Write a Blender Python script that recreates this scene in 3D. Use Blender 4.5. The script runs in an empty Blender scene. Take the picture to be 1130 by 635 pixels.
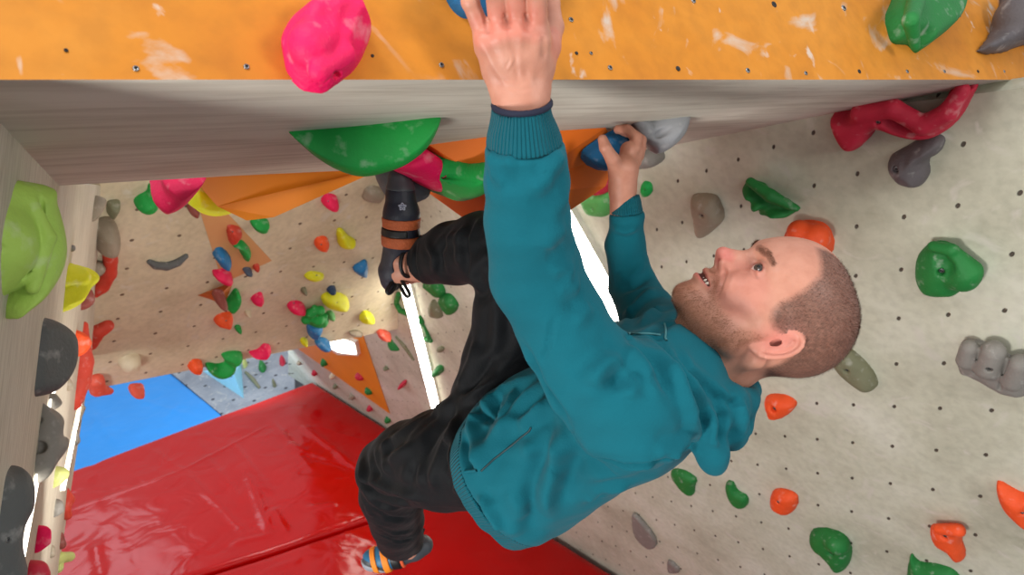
import bpy, math, random
import numpy as np
from mathutils import Vector, Matrix
from mathutils.bvhtree import BVHTree

# ---------------------------------------------------------------- camera, world, lights, exposure
F = 753.0; CX = 565.0; CY = 317.5
PITCH = math.radians(20); CH = 3.9
SP, CP = math.sin(PITCH), math.cos(PITCH)
scene = bpy.context.scene
COL = scene.collection
cam_d = bpy.data.cameras.new('camera'); cam_d.sensor_width = 36; cam_d.lens = F / 1130 * 36
cam_d.clip_start = 0.02
cam_d.dof.use_dof = True; cam_d.dof.focus_distance = 1.05; cam_d.dof.aperture_fstop = 8.0
cam = bpy.data.objects.new('camera', cam_d); COL.objects.link(cam)
cam.location = (0, 0, CH); cam.rotation_euler = (math.pi / 2 - PITCH, 0, 0)
scene.camera = cam
scene.view_settings.view_transform = 'Standard'
scene.view_settings.look = 'None'
scene.view_settings.exposure = 0.0
scene.view_settings.gamma = 1.0
scene.view_settings.use_curve_mapping = False
world = bpy.data.worlds.new('world'); scene.world = world; world.use_nodes = True
wb = world.node_tree.nodes['Background']
wb.inputs[0].default_value = (0.93, 0.95, 1.0, 1); wb.inputs[1].default_value = 1.0
_n = world.node_tree.nodes; _l = world.node_tree.links      # a bright hall ceiling above, dimmer floor below
_tc = _n.new('ShaderNodeTexCoord'); _sx = _n.new('ShaderNodeSeparateXYZ'); _rm = _n.new('ShaderNodeValToRGB'); _mr = _n.new('ShaderNodeMapRange')
_mr.inputs['From Min'].default_value = -1; _l.new(_tc.outputs['Generated'], _sx.inputs[0]); _l.new(_sx.outputs['Z'], _mr.inputs['Value'])
_l.new(_mr.outputs['Result'], _rm.inputs['Fac']); _l.new(_rm.outputs['Color'], wb.inputs[0])
_rm.color_ramp.elements[0].color = (.26, .27, .28, 1); _rm.color_ramp.elements[0].position = .2
_rm.color_ramp.elements[1].color = (.82, .84, .87, 1); _rm.color_ramp.elements[1].position = .85

RC = np.array([[1, 0, 0], [0, SP, -CP], [0, CP, SP]], float)     # local axes (right, up, back) to world


def c2w(P):
    P = np.asarray(P, float)
    return P @ RC.T + np.array([0, 0, CH])


def w2c(W):
    return (np.asarray(W, float) - np.array([0, 0, CH])) @ RC


def pt(px, py, t):
    return np.array([(px - CX) / F * t, (CY - py) / F * t, -t])


def area(name, loc, target, size, power, color, size_y=None):
    d = bpy.data.lights.new(name, 'AREA'); d.energy = power; d.color = color
    d.shape = 'RECTANGLE'; d.size = size; d.size_y = size_y or size
    o = bpy.data.objects.new(name, d); COL.objects.link(o)
    o.location = loc
    o.rotation_euler = (Vector(target) - Vector(loc)).to_track_quat('-Z', 'Y').to_euler()
    return o


area('window_light', (-2.0, -1.5, 2.3), (0.6, 1.6, 3.5), 0.8, 112, (1.0, 0.97, 0.93))
area('window_light', (1.5, -0.5, 4.3), (-0.1, 1.2, 4.0), 0.45, 17, (1.0, 0.95, 0.88))
area('hall_fill', (-1.6, 5.0, 3.2), (-2.2, 5.2, 0), 1.2, 50, (1.0, 0.98, 0.95))
area('hall_fill', (-5.2, 6.9, 2.6), (-4.2, 6.6, -0.6), 1.6, 26, (0.8, 0.9, 1.0))
area('hall_fill', (-0.5, 0.1, 5.3), (0.1, 1.0, 3.9), 0.5, 16, (1.0, 0.97, 0.94))
area('hall_fill', (-0.75, 1.5, 2.7), (-1.6, 3.2, 3.3), 0.5, 6.5, (1.0, 0.96, 0.9))  # added unseen lamp that brightens the left part of the middle wall
area('corner_fill', (-1.02, 4.55, 2.62), (-0.9, 4.9, 2.75), .2, 14, (1.0, 0.96, 0.85))  # unseen lamp added to make the bright spot beside the light strip


# ---------------------------------------------------------------- planes of the walls
class Plane:
    def facing(s, px, py, k=.55, back=0.0):
        """The wall's spot seen more squarely: a bolt-on base that turns part of the way to the open room."""
        q = Plane.__new__(Plane); o = s.hit(px, py); v = -o / np.linalg.norm(o)
        n = s.n * (1 - k) + v * k; n /= np.linalg.norm(n); q.n = n; q.o = o - n * back
        u = np.cross([0, 1, 0], n); u /= np.linalg.norm(u); q.u = u; q.v = np.cross(n, u)
        return q

    def __init__(s, a, b, c):
        A, B, C = pt(*a), pt(*b), pt(*c)
        n = np.cross(B - A, C - A); n /= np.linalg.norm(n)
        if np.dot(n, -A) < 0: n = -n
        s.n = n; s.o = A
        u = np.cross([0, 1, 0], n); u /= np.linalg.norm(u); s.u = u; s.v = np.cross(n, u)

    def t(s, px, py, h=0.0):
        d = pt(px, py, 1.0)
        return (np.dot(s.n, s.o) + h) / np.dot(s.n, d)

    def hit(s, px, py, h=0.0):
        return pt(px, py, s.t(px, py, h))

    def uv(s, px, py, h=0.0):
        P = s.hit(px, py, h) - s.o
        return np.array([P @ s.u, P @ s.v])

    def to3(s, uvw):
        uvw = np.asarray(uvw)
        return s.o + uvw[:, :1] * s.u + uvw[:, 1:2] * s.v + uvw[:, 2:3] * s.n


RW = Plane((345, 420, 8.3), (685, 635, 5.28), (900, 400, 2.35))
BU = Plane((565, 88, 0.78), (1130, 88, 1.50), (720, 165, RW.t(720, 165)))
BF = Plane((565, 88, 0.78), (1130, 88, 1.50), (565, -60, 0.84))
BP = Plane((436, 365, 1 / .2), (436, 200, 1 / .285), (100, 430, 1 / .28))
LW = Plane((0, 135, BU.t(0, 135)), (65, 205, BU.t(65, 205)), (100, 430, 3.57))


# ---------------------------------------------------------------- materials
def lin(c):
    return tuple(((v / 255) / 12.92 if v / 255 <= .04045 else ((v / 255 + .055) / 1.055) ** 2.4) for v in c) + (1,)


def mat(name, rgb, rough=0.6, spec=0.5, var=0.12, vscale=14, bump=0.0, bscale=60, chalk=0.0, metal=0.0, trans=0, sheen=0, sss=0):
    m = bpy.data.materials.new(name); m.use_nodes = True
    nt = m.node_tree; N = nt.nodes; L = nt.links
    b = N['Principled BSDF']; b.inputs['Roughness'].default_value = rough
    b.inputs['Metallic'].default_value = metal
    b.inputs['Specular IOR Level'].default_value = spec
    if sheen: b.inputs['Sheen Weight'].default_value = sheen
    if sss:
        b.inputs['Subsurface Weight'].default_value = sss
        b.inputs['Subsurface Radius'].default_value = (1.0, .35, .2); b.inputs['Subsurface Scale'].default_value = 0.006
    tc = N.new('ShaderNodeTexCoord')
    n = N.new('ShaderNodeTexNoise'); n.inputs['Scale'].default_value = vscale; n.inputs['Detail'].default_value = 5
    L.new(tc.outputs['Object'], n.inputs['Vector'])
    mx = N.new('ShaderNodeMix'); mx.data_type = 'RGBA'
    c = lin(rgb)
    mx.inputs['A'].default_value = tuple(v * (1 - var) for v in c[:3]) + (1,)
    mx.inputs['B'].default_value = tuple(min(1, v * (1 + var)) for v in c[:3]) + (1,)
    L.new(n.outputs['Fac'], mx.inputs['Factor'])
    out = mx.outputs['Result']
    if chalk:
        n2 = N.new('ShaderNodeTexNoise'); n2.inputs['Scale'].default_value = vscale * 1.7; n2.inputs['Detail'].default_value = 8
        L.new(tc.outputs['Object'], n2.inputs['Vector'])
        r = N.new('ShaderNodeValToRGB'); r.color_ramp.elements[0].position = .58; r.color_ramp.elements[1].position = .8
        r.color_ramp.elements[1].color = (chalk, chalk, chalk, 1)
        L.new(n2.outputs['Fac'], r.inputs['Fac'])
        m2 = N.new('ShaderNodeMix'); m2.data_type = 'RGBA'; m2.inputs['B'].default_value = (.75, .73, .70, 1)
        L.new(out, m2.inputs['A']); L.new(r.outputs['Color'], m2.inputs['Factor']); out = m2.outputs['Result']
    L.new(out, b.inputs['Base Color'])
    if bump:
        n3 = N.new('ShaderNodeTexNoise'); n3.inputs['Scale'].default_value = bscale; n3.inputs['Detail'].default_value = 6
        L.new(tc.outputs['Object'], n3.inputs['Vector'])
        bp = N.new('ShaderNodeBump'); bp.inputs['Strength'].default_value = bump; bp.inputs['Distance'].default_value = 0.004
        L.new(n3.outputs['Fac'], bp.inputs['Height']); L.new(bp.outputs['Normal'], b.inputs['Normal'])
    return m


def emit_mat(name, rgb, s):
    m = bpy.data.materials.new(name); m.use_nodes = True
    b = m.node_tree.nodes['Principled BSDF']
    b.inputs['Base Color'].default_value = (.8, .8, .8, 1)
    b.inputs['Emission Color'].default_value = lin(rgb); b.inputs['Emission Strength'].default_value = s
    return m


def wall_mat(name, base, dark, light, grid=True, hole=0.055, streak=0.0, holecol=(58, 52, 46)):
    """Painted ply: blotches, chalk scuffs and rows of small threaded holes (UV counts the holes)."""
    m = bpy.data.materials.new(name); m.use_nodes = True
    nt = m.node_tree; N = nt.nodes; L = nt.links; b = N['Principled BSDF']; b.inputs['Roughness'].default_value = .75
    tc = N.new('ShaderNodeTexCoord')
    mp = N.new('ShaderNodeMapping'); L.new(tc.outputs['Object'], mp.inputs['Vector'])
    n1 = N.new('ShaderNodeTexNoise'); n1.inputs['Scale'].default_value = 2.2; n1.inputs['Detail'].default_value = 9; n1.inputs['Roughness'].default_value = .62
    L.new(mp.outputs['Vector'], n1.inputs['Vector'])
    r1 = N.new('ShaderNodeValToRGB'); e = r1.color_ramp.elements
    e[0].position = .3; e[0].color = lin(dark); e[1].position = .7; e[1].color = lin(light)
    x = e.new(.5); x.color = lin(base)
    L.new(n1.outputs['Fac'], r1.inputs['Fac']); out = r1.outputs['Color']
    # fine grain
    n2 = N.new('ShaderNodeTexNoise'); n2.inputs['Scale'].default_value = 38; n2.inputs['Detail'].default_value = 6
    L.new(mp.outputs['Vector'], n2.inputs['Vector'])
    g = N.new('ShaderNodeMix'); g.data_type = 'RGBA'; g.blend_type = 'MULTIPLY'; g.inputs['Factor'].default_value = .28
    L.new(out, g.inputs['A']); L.new(n2.outputs['Color'], g.inputs['B'])
    bw = N.new('ShaderNodeValToRGB'); bw.color_ramp.elements[0].position = .3; bw.color_ramp.elements[0].color = (.55, .54, .52, 1); bw.color_ramp.elements[1].position = .6
    L.new(n2.outputs['Fac'], bw.inputs['Fac']); L.new(bw.outputs['Color'], g.inputs['B']); out = g.outputs['Result']
    # chalk scuffs
    n3 = N.new('ShaderNodeTexNoise'); n3.inputs['Scale'].default_value = 5.5; n3.inputs['Detail'].default_value = 7; n3.inputs['Distortion'].default_value = 2.8
    L.new(mp.outputs['Vector'], n3.inputs['Vector'])
    r3 = N.new('ShaderNodeValToRGB'); r3.color_ramp.elements[0].position = .60; r3.color_ramp.elements[1].position = .74
    r3.color_ramp.elements[1].color = (.75, .75, .75, 1)
    L.new(n3.outputs['Fac'], r3.inputs['Fac'])
    m3 = N.new('ShaderNodeMix'); m3.data_type = 'RGBA'; m3.inputs['B'].default_value = lin((205, 200, 190))
    L.new(out, m3.inputs['A']); L.new(r3.outputs['Color'], m3.inputs['Factor']); out = m3.outputs['Result']
    if grid:
        uv = N.new('ShaderNodeUVMap'); uv.uv_map = 'holes'
        rd = N.new('ShaderNodeVectorMath'); rd.operation = 'FRACTION'
        ad = N.new('ShaderNodeVectorMath'); ad.operation = 'ADD'; ad.inputs[1].default_value = (.5, .5, 0)
        L.new(uv.outputs['UV'], ad.inputs[0]); L.new(ad.outputs[0], rd.inputs[0])
        sb = N.new('ShaderNodeVectorMath'); sb.operation = 'SUBTRACT'; sb.inputs[1].default_value = (.5, .5, 0)
        L.new(rd.outputs[0], sb.inputs[0])
        ln = N.new('ShaderNodeVectorMath'); ln.operation = 'LENGTH'; L.new(sb.outputs[0], ln.inputs[0])
        mr = N.new('ShaderNodeMapRange'); mr.inputs['From Min'].default_value = hole * .75; mr.inputs['From Max'].default_value = hole * 1.15
        mr.inputs['To Min'].default_value = 1; mr.inputs['To Max'].default_value = 0
        L.new(ln.outputs['Value'], mr.inputs['Value'])
        mh = N.new('ShaderNodeMix'); mh.data_type = 'RGBA'; mh.inputs['B'].default_value = lin(holecol)
        L.new(out, mh.inputs['A']); L.new(mr.outputs['Result'], mh.inputs['Factor']); out = mh.outputs['Result']
        bp = N.new('ShaderNodeBump'); bp.inputs['Strength'].default_value = .8; bp.inputs['Distance'].default_value = .01; bp.invert = True
        L.new(mr.outputs['Result'], bp.inputs['Height']); L.new(bp.outputs['Normal'], b.inputs['Normal'])
    L.new(out, b.inputs['Base Color'])
    return m


def wood_mat(name, base, dark, direction=(0, 0, 0), scale=(2, 30, 30)):
    m = bpy.data.materials.new(name); m.use_nodes = True
    nt = m.node_tree; N = nt.nodes; L = nt.links; b = N['Principled BSDF']; b.inputs['Roughness'].default_value = .7
    uv = N.new('ShaderNodeUVMap'); uv.uv_map = 'holes'
    mp = N.new('ShaderNodeMapping'); mp.inputs['Scale'].default_value = scale; mp.inputs['Rotation'].default_value = direction
    L.new(uv.outputs['UV'], mp.inputs['Vector'])
    n1 = N.new('ShaderNodeTexNoise'); n1.inputs['Scale'].default_value = 1; n1.inputs['Detail'].default_value = 8; n1.inputs['Roughness'].default_value = .65; n1.inputs['Distortion'].default_value = .6
    L.new(mp.outputs['Vector'], n1.inputs['Vector'])
    r = N.new('ShaderNodeValToRGB'); r.color_ramp.elements[0].position = .28; r.color_ramp.elements[0].color = lin(dark)
    r.color_ramp.elements[1].position = .55; r.color_ramp.elements[1].color = lin(base)
    L.new(n1.outputs['Fac'], r.inputs['Fac'])
    n2 = N.new('ShaderNodeTexNoise'); n2.inputs['Scale'].default_value = 3; n2.inputs['Detail'].default_value = 4
    tc = N.new('ShaderNodeTexCoord'); L.new(tc.outputs['Object'], n2.inputs['Vector'])
    r2 = N.new('ShaderNodeValToRGB'); r2.color_ramp.elements[0].position = .3; r2.color_ramp.elements[0].color = (.72, .70, .68, 1); r2.color_ramp.elements[1].position = .7
    L.new(n2.outputs['Fac'], r2.inputs['Fac'])
    mx = N.new('ShaderNodeMix'); mx.data_type = 'RGBA'; mx.blend_type = 'MULTIPLY'; mx.inputs['Factor'].default_value = .8
    L.new(r.outputs['Color'], mx.inputs['A']); L.new(r2.outputs['Color'], mx.inputs['B'])
    L.new(mx.outputs['Result'], b.inputs['Base Color'])
    bp = N.new('ShaderNodeBump'); bp.inputs['Strength'].default_value = .15; bp.inputs['Distance'].default_value = .003
    L.new(n1.outputs['Fac'], bp.inputs['Height']); L.new(bp.outputs['Normal'], b.inputs['Normal'])
    return m


def add_painted_wear(m, col, s=9, lo=.64, hi=.7, stretch=(1, 1, 1)):
    """Worn spots where paint is rubbed off or chalked."""
    nt = m.node_tree; N = nt.nodes; L = nt.links; b = N['Principled BSDF']
    src = b.inputs['Base Color'].links[0].from_socket
    tc = N.new('ShaderNodeTexCoord'); mp = N.new('ShaderNodeMapping'); mp.inputs['Scale'].default_value = stretch
    L.new(tc.outputs['Object'], mp.inputs['Vector'])
    n = N.new('ShaderNodeTexNoise'); n.inputs['Scale'].default_value = s; n.inputs['Detail'].default_value = 4; n.inputs['Distortion'].default_value = .5
    L.new(mp.outputs['Vector'], n.inputs['Vector'])
    r = N.new('ShaderNodeValToRGB'); r.color_ramp.elements[0].position = lo; r.color_ramp.elements[1].position = hi
    L.new(n.outputs['Fac'], r.inputs['Fac'])
    mx = N.new('ShaderNodeMix'); mx.data_type = 'RGBA'; mx.inputs['B'].default_value = lin(col)
    L.new(src, mx.inputs['A']); L.new(r.outputs['Color'], mx.inputs['Factor']); L.new(mx.outputs['Result'], b.inputs['Base Color'])


# ---------------------------------------------------------------- mesh building
def link_mesh(name, W, faces, material, parent=None, smooth=True, origin=None):
    """W are world coordinates; the object's origin goes to `origin` (world)."""
    W = np.asarray(W, float)
    if origin is None: origin = W.mean(0) if parent is None else np.zeros(3)
    if parent is not None: origin = np.array(parent_origin(parent))
    me = bpy.data.meshes.new(name)
    V = W - origin
    faces = np.asarray(faces, int) if not isinstance(faces, list) else faces
    if isinstance(faces, np.ndarray):
        k = faces.shape[1]; nf = len(faces)
        me.vertices.add(len(V)); me.vertices.foreach_set('co', V.astype(np.float32).ravel())
        me.loops.add(nf * k); me.loops.foreach_set('vertex_index', faces.astype(np.int32).ravel())
        me.polygons.add(nf); me.polygons.foreach_set('loop_start', np.arange(0, nf * k, k, dtype=np.int32))
        me.update(calc_edges=True); me.validate()
    else:
        me.from_pydata([tuple(v) for v in V], [], faces)
    if smooth: me.polygons.foreach_set('use_smooth', np.ones(len(me.polygons), bool))
    me.update()
    me.materials.append(material)
    o = bpy.data.objects.new(name, me); COL.objects.link(o)
    if parent is None: o.location = origin
    else: o.parent = parent
    return o


def parent_origin(p):
    o = Vector(p.location)
    while p.parent is not None:
        p = p.parent; o += Vector(p.location)
    return o


def tag(o, label, cat, group=None):
    o['label'] = label; o['category'] = cat
    if group: o['group'] = group
    return o


def empty(name, world, label, cat, group=None):
    o = bpy.data.objects.new(name, None); COL.objects.link(o); o.location = Vector(world); o.empty_display_size = .05
    return tag(o, label, cat, group)


def surface_nets(V, org, h):
    """V: 3D field (negative inside); returns verts and quads."""
    S = V < 0
    c = [S[i:S.shape[0] - 1 + i, j:S.shape[1] - 1 + j, k:S.shape[2] - 1 + k] for i in (0, 1) for j in (0, 1) for k in (0, 1)]
    a = c[0].copy(); o = c[0].copy()
    for x in c[1:]: a &= x; o |= x
    act = o & ~a
    I, J, K = np.nonzero(act)
    if len(I) == 0: return np.zeros((0, 3)), np.zeros((0, 4), int)
    idx = -np.ones(act.shape, np.int64); idx[I, J, K] = np.arange(len(I))
    acc = np.zeros((len(I), 3)); cnt = np.zeros(len(I))
    corners = [(i, j, k) for i in (0, 1) for j in (0, 1) for k in (0, 1)]
    vals = {q: V[I + q[0], J + q[1], K + q[2]] for q in corners}
    for q in corners:
        for ax in range(3):
            if q[ax] == 0:
                r = list(q); r[ax] = 1; r = tuple(r)
                va, vb = vals[q], vals[r]
                cr = (va < 0) != (vb < 0)
                tt = np.where(cr, va / np.where(cr, va - vb, 1), 0)
                for d in range(3):
                    acc[:, d] += np.where(cr, q[d] + (tt if d == ax else 0), 0)
                cnt += cr
    P = (acc / cnt[:, None] + np.stack([I, J, K], 1)) * h + org
    quads = []
    for ax in range(3):
        A, B = (ax + 1) % 3, (ax + 2) % 3
        sl0 = [slice(None)] * 3; sl1 = [slice(None)] * 3
        sl0[ax] = slice(0, -1); sl1[ax] = slice(1, None)
        s0, s1 = S[tuple(sl0)], S[tuple(sl1)]
        x = np.nonzero(s0 != s1)
        x = np.stack(x, 1)
        sh = np.array(act.shape)
        ok = (x[:, A] > 0) & (x[:, B] > 0) & (x[:, A] < sh[A]) & (x[:, B] < sh[B])
        x = x[ok]
        if not len(x): continue
        inside0 = s0[x[:, 0], x[:, 1], x[:, 2]]
        q = []
        for da, db in ((0, 0), (-1, 0), (-1, -1), (0, -1)):
            y = x.copy(); y[:, A] += da; y[:, B] += db
            q.append(idx[y[:, 0], y[:, 1], y[:, 2]])
        q = np.stack(q, 1)
        q[~inside0] = q[~inside0][:, ::-1]
        quads.append(q)
    Q = np.concatenate(quads); Q = Q[(Q >= 0).all(1)]
    return P, Q


def mesh_field(fn, lo, hi, h, block=4):
    """Sparse evaluation: coarse pass, then the fine cells near the surface."""
    lo = np.asarray(lo, float); hi = np.asarray(hi, float)
    n = (np.ceil((hi - lo) / (h * block)).astype(int) + 1)
    gx = [lo[d] + (np.arange(n[d]) + .5) * h * block for d in range(3)]
    G = np.stack(np.meshgrid(*gx, indexing='ij'), -1).reshape(-1, 3)
    D = fn(G).reshape(n)
    nearb = np.abs(D) < h * block * 1.7 + 0.004
    fine = np.repeat(np.repeat(np.repeat(np.where(D < 0, -1.0, 1.0).astype(np.float32), block, 0), block, 1), block, 2)
    B = np.stack(np.nonzero(nearb), 1)
    off = np.stack(np.meshgrid(*[np.arange(block)] * 3, indexing='ij'), -1).reshape(-1, 3)
    for s in range(0, len(B), 6000):
        ids = (B[s:s + 6000, None, :] * block + off[None]).reshape(-1, 3)
        v = fn(lo + ids * h)
        fine[ids[:, 0], ids[:, 1], ids[:, 2]] = v
    return surface_nets(fine.astype(float), lo, h)


def smin(a, b, k):
    if k <= 0: return np.minimum(a, b)
    hh = np.clip(.5 + .5 * (b - a) / k, 0, 1)
    return b + (a - b) * hh - k * hh * (1 - hh)


def smax(a, b, k): return -smin(-a, -b, k)


def sd_seg(P, a, b, ra, rb):
    ab = b - a; L2 = max(ab @ ab, 1e-12)
    s = np.clip((P - a) @ ab / L2, 0, 1)
    d = P - (a + s[:, None] * ab)
    return np.sqrt((d * d).sum(1)) - (ra + (rb - ra) * s)


def sd_ell(P, c, R, rad):
    """R rows are the axes."""
    q = (P - c) @ R.T
    rad = np.asarray(rad, float)
    k0 = np.sqrt(((q / rad) ** 2).sum(1)); k1 = np.sqrt(((q / rad ** 2) ** 2).sum(1)) + 1e-9
    return k0 * (k0 - 1) / k1


def chain(P, pts, k=0.0):
    """pts: list of (xyz, r)"""
    d = None
    for (a, ra), (b, rb) in zip(pts[:-1], pts[1:]):
        x = sd_seg(P, np.asarray(a), np.asarray(b), ra, rb)
        d = x if d is None else smin(d, x, k)
    return d


_rs = np.random.RandomState(5)
_nd = [(_rs.normal(size=3), _rs.uniform(0, 6.28)) for _ in range(24)]


def lump(P, f, seed=0):
    v = 0
    for i in range(7):
        d, ph = _nd[(i + seed * 5) % 24]
        v = v + np.sin(P @ d * f * (1 + .23 * i) + ph + seed)
    return v / 4.0


def smooth_loop(pts, n=4):
    pts = np.asarray(pts, float); N = len(pts); out = []
    for i in range(N):
        p0, p1, p2, p3 = pts[i - 1], pts[i], pts[(i + 1) % N], pts[(i + 2) % N]
        for j in range(n):
            t = j / n
            out.append(.5 * ((2 * p1) + (-p0 + p2) * t + (2 * p0 - 5 * p1 + 4 * p2 - p3) * t * t + (-p0 + 3 * p1 - 3 * p2 + p3) * t ** 3))
    return np.array(out)


def poly_sd(Pu, Pv, poly):
    """Signed distance (negative inside) of points to a closed polygon."""
    d = np.full(Pu.shape, 1e9); inside = np.zeros(Pu.shape, bool)
    for i in range(len(poly)):
        a = poly[i]; b = poly[(i + 1) % len(poly)]
        e = b - a; L2 = max(e @ e, 1e-14)
        s = np.clip(((Pu - a[0]) * e[0] + (Pv - a[1]) * e[1]) / L2, 0, 1)
        dx = Pu - a[0] - s * e[0]; dy = Pv - a[1] - s * e[1]
        d = np.minimum(d, dx * dx + dy * dy)
        if a[1] != b[1]:
            cr = ((a[1] > Pv) != (b[1] > Pv)) & (Pu < (b[0] - a[0]) * (Pv - a[1]) / (b[1] - a[1]) + a[0])
            inside ^= cr
    d = np.sqrt(d)
    return np.where(inside, -d, d)


def mesh_bvh(V, Q):
    return BVHTree.FromPolygons([tuple(v) for v in V], [tuple(int(i) for i in q) for q in Q])


def vnormals(V, Q):
    n = np.zeros_like(V)
    a, b, c, d = (V[Q[:, i]] for i in range(4))
    fn = np.cross(c - a, d - b)
    for i in range(4): np.add.at(n, Q[:, i], fn)
    return n / (np.linalg.norm(n, axis=1)[:, None] + 1e-12)


def sculpt(V, Q, strokes, bvh=None):
    """Creases and ridges along lines on the surface. stroke: (px points, width m, height m)."""
    bvh = bvh or mesh_bvh(V, Q)
    N = vnormals(V, Q); D = np.zeros(len(V))
    for pts, w, amp in strokes:
        P3 = []
        pts = np.asarray(pts, float)
        for (a, b) in zip(pts[:-1], pts[1:]):
            k = max(2, int(np.hypot(*(b - a)) / 4))
            for s in np.linspace(0, 1, k, endpoint=False):
                p = a + (b - a) * s
                r = bvh.ray_cast(Vector((0, 0, 0)), Vector(pt(p[0], p[1], 1.0)).normalized())
                if r[0] is not None: P3.append(np.array(r[0]))
        if len(P3) < 2: continue
        P3 = np.array(P3)
        lo = P3.min(0) - 3 * w; hi = P3.max(0) + 3 * w
        m = np.nonzero(((V > lo) & (V < hi)).all(1))[0]
        if not len(m): continue
        best = np.full(len(m), 1e9); along = np.zeros(len(m))
        for i in range(len(P3) - 1):
            a, b = P3[i], P3[i + 1]; e = b - a; L2 = max(e @ e, 1e-12)
            if L2 > .05 ** 2: continue
            s = np.clip((V[m] - a) @ e / L2, 0, 1)
            dd = np.linalg.norm(V[m] - a - s[:, None] * e, axis=1)
            q = dd < best; best[q] = dd[q]; along[q] = (i + s[q]) / (len(P3) - 1)
        fade = np.clip(np.minimum(along, 1 - along) * 5 + .15, 0, 1)
        D[m] += amp * fade * (np.exp(-(best / w) ** 2) - .35 * np.exp(-((best - 1.8 * w) / w) ** 2))
    return V + N * D[:, None]


def set_attr(o, name, arr):
    a = o.data.color_attributes.new(name, 'FLOAT_COLOR', 'POINT')
    a.data.foreach_set('color', np.concatenate([arr, np.ones((len(arr), 1))], 1).astype(np.float32).ravel())


def slab(name, plane, poly_px, thick, material, parent=None, lift=0.0, uvfn=None, sub=0, structure=False, back=None):
    """A board: outline given where it meets the plane, with real thickness behind it."""
    pts = [plane.hit(x, y, lift) for x, y in poly_px] if plane is not None else [pt(*p) for p in poly_px]
    n = plane.n if back is None else -back
    pts = np.array(pts); k = len(pts)
    if sub:
        # quad outline: bilinear grid for the front
        g = []
        for j in range(sub + 1):
            for i in range(sub + 1):
                s, t = i / sub, j / sub
                g.append((pts[0] * (1 - s) + pts[1] * s) * (1 - t) + (pts[3] * (1 - s) + pts[2] * s) * t)
        g = np.array(g); V = list(g); Fc = []
        for j in range(sub):
            for i in range(sub):
                a = j * (sub + 1) + i; Fc.append([a, a + 1, a + sub + 2, a + sub + 1])
        base = len(V); V += list(pts) + list(pts - n * thick)
        Fc.append([base + 7, base + 6, base + 5, base + 4])
        for i in range(4):
            j = (i + 1) % 4; Fc.append([base + i, base + 4 + i, base + 4 + j, base + j])
    else:
        V = list(pts) + list(pts - n * thick)
        Fc = [list(range(k)), list(range(2 * k - 1, k - 1, -1))] + [[i, k + i, k + (i + 1) % k, (i + 1) % k] for i in range(k)]
    V = np.array(V)
    W = c2w(V)
    o = link_mesh(name, W, Fc, material, parent, smooth=False)
    # make the outline face outward
    import bmesh
    bm = bmesh.new(); bm.from_mesh(o.data); bmesh.ops.recalc_face_normals(bm, faces=bm.faces); bm.to_mesh(o.data); bm.free()
    if uvfn is not None:
        uvl = o.data.uv_layers.new(name='holes')
        Wc = V
        px = CX + F * Wc[:, 0] / -Wc[:, 2]; py = CY - F * Wc[:, 1] / -Wc[:, 2]
        U = np.stack(uvfn(px, py, Wc), 1)
        li = np.zeros(len(o.data.loops), np.int32); o.data.loops.foreach_get('vertex_index', li)
        uvl.data.foreach_set('uv', U[li].astype(np.float32).ravel())
    if structure: o['kind'] = 'structure'
    return o


def homography(src, dst):
    A = []
    for (x, y), (u, v) in zip(src, dst):
        A.append([x, y, 1, 0, 0, 0, -u * x, -u * y, -u]); A.append([0, 0, 0, x, y, 1, -v * x, -v * y, -v])
    A = np.array(A, float)
    sc = np.abs(A).max(0); _, _, vt = np.linalg.svd(A / sc)
    return (vt[-1] / sc).reshape(3, 3)

# ================================================================ the setting
GR = [(0,0,901,446),(1,0,941,448),(2,0,987,449),(3,0,1037,451),(4,0,1094,454),(0,1,904,485),(1,1,942,488),(2,1,986,492),(3,1,1034,498),(4,1,1087,502),
      (0,2,905,521),(1,2,942,526),(2,2,984,534),(3,2,1028,539),(4,2,1080,547),(0,3,901,559),(1,3,937,567),(2,3,979,575),(-1,-1,863,403),(0,-1,901,403),
      (2,-1,990,403),(3,-1,1041,403),(1,-2,944,356),(2,-2,993,352),(3,-2,1047,350),(4,-2,1110,342),(1,-3,943,304),(2,-3,994,299),(4,-3,1117,280),
      (1,-4,941,249),(2,-4,993,238),(3,-4,1056,225),(1,-5,948,193),(0,-5,897,206),(3,-5,1069,163),(4,-4,1124,211)]
HG = homography([(g[2], g[3]) for g in GR], [(g[0], g[1]) for g in GR])


def grid_rw(px, py, W):
    q = np.stack([px, py, np.ones_like(px)], 0); r = HG @ q
    den = np.where(np.abs(r[2]) < 1e-9, 1e-9, r[2])
    return np.clip(r[0] / den, -60, 60), np.clip(r[1] / den, -60, 60)


def metric(plane, sx, sy, rot=0.0):
    c, s = math.cos(rot), math.sin(rot)
    def fn(px, py, W):
        u = (W - plane.o) @ plane.u; v = (W - plane.o) @ plane.v
        return (c * u + s * v) / sx, (-s * u + c * v) / sy
    return fn


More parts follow.
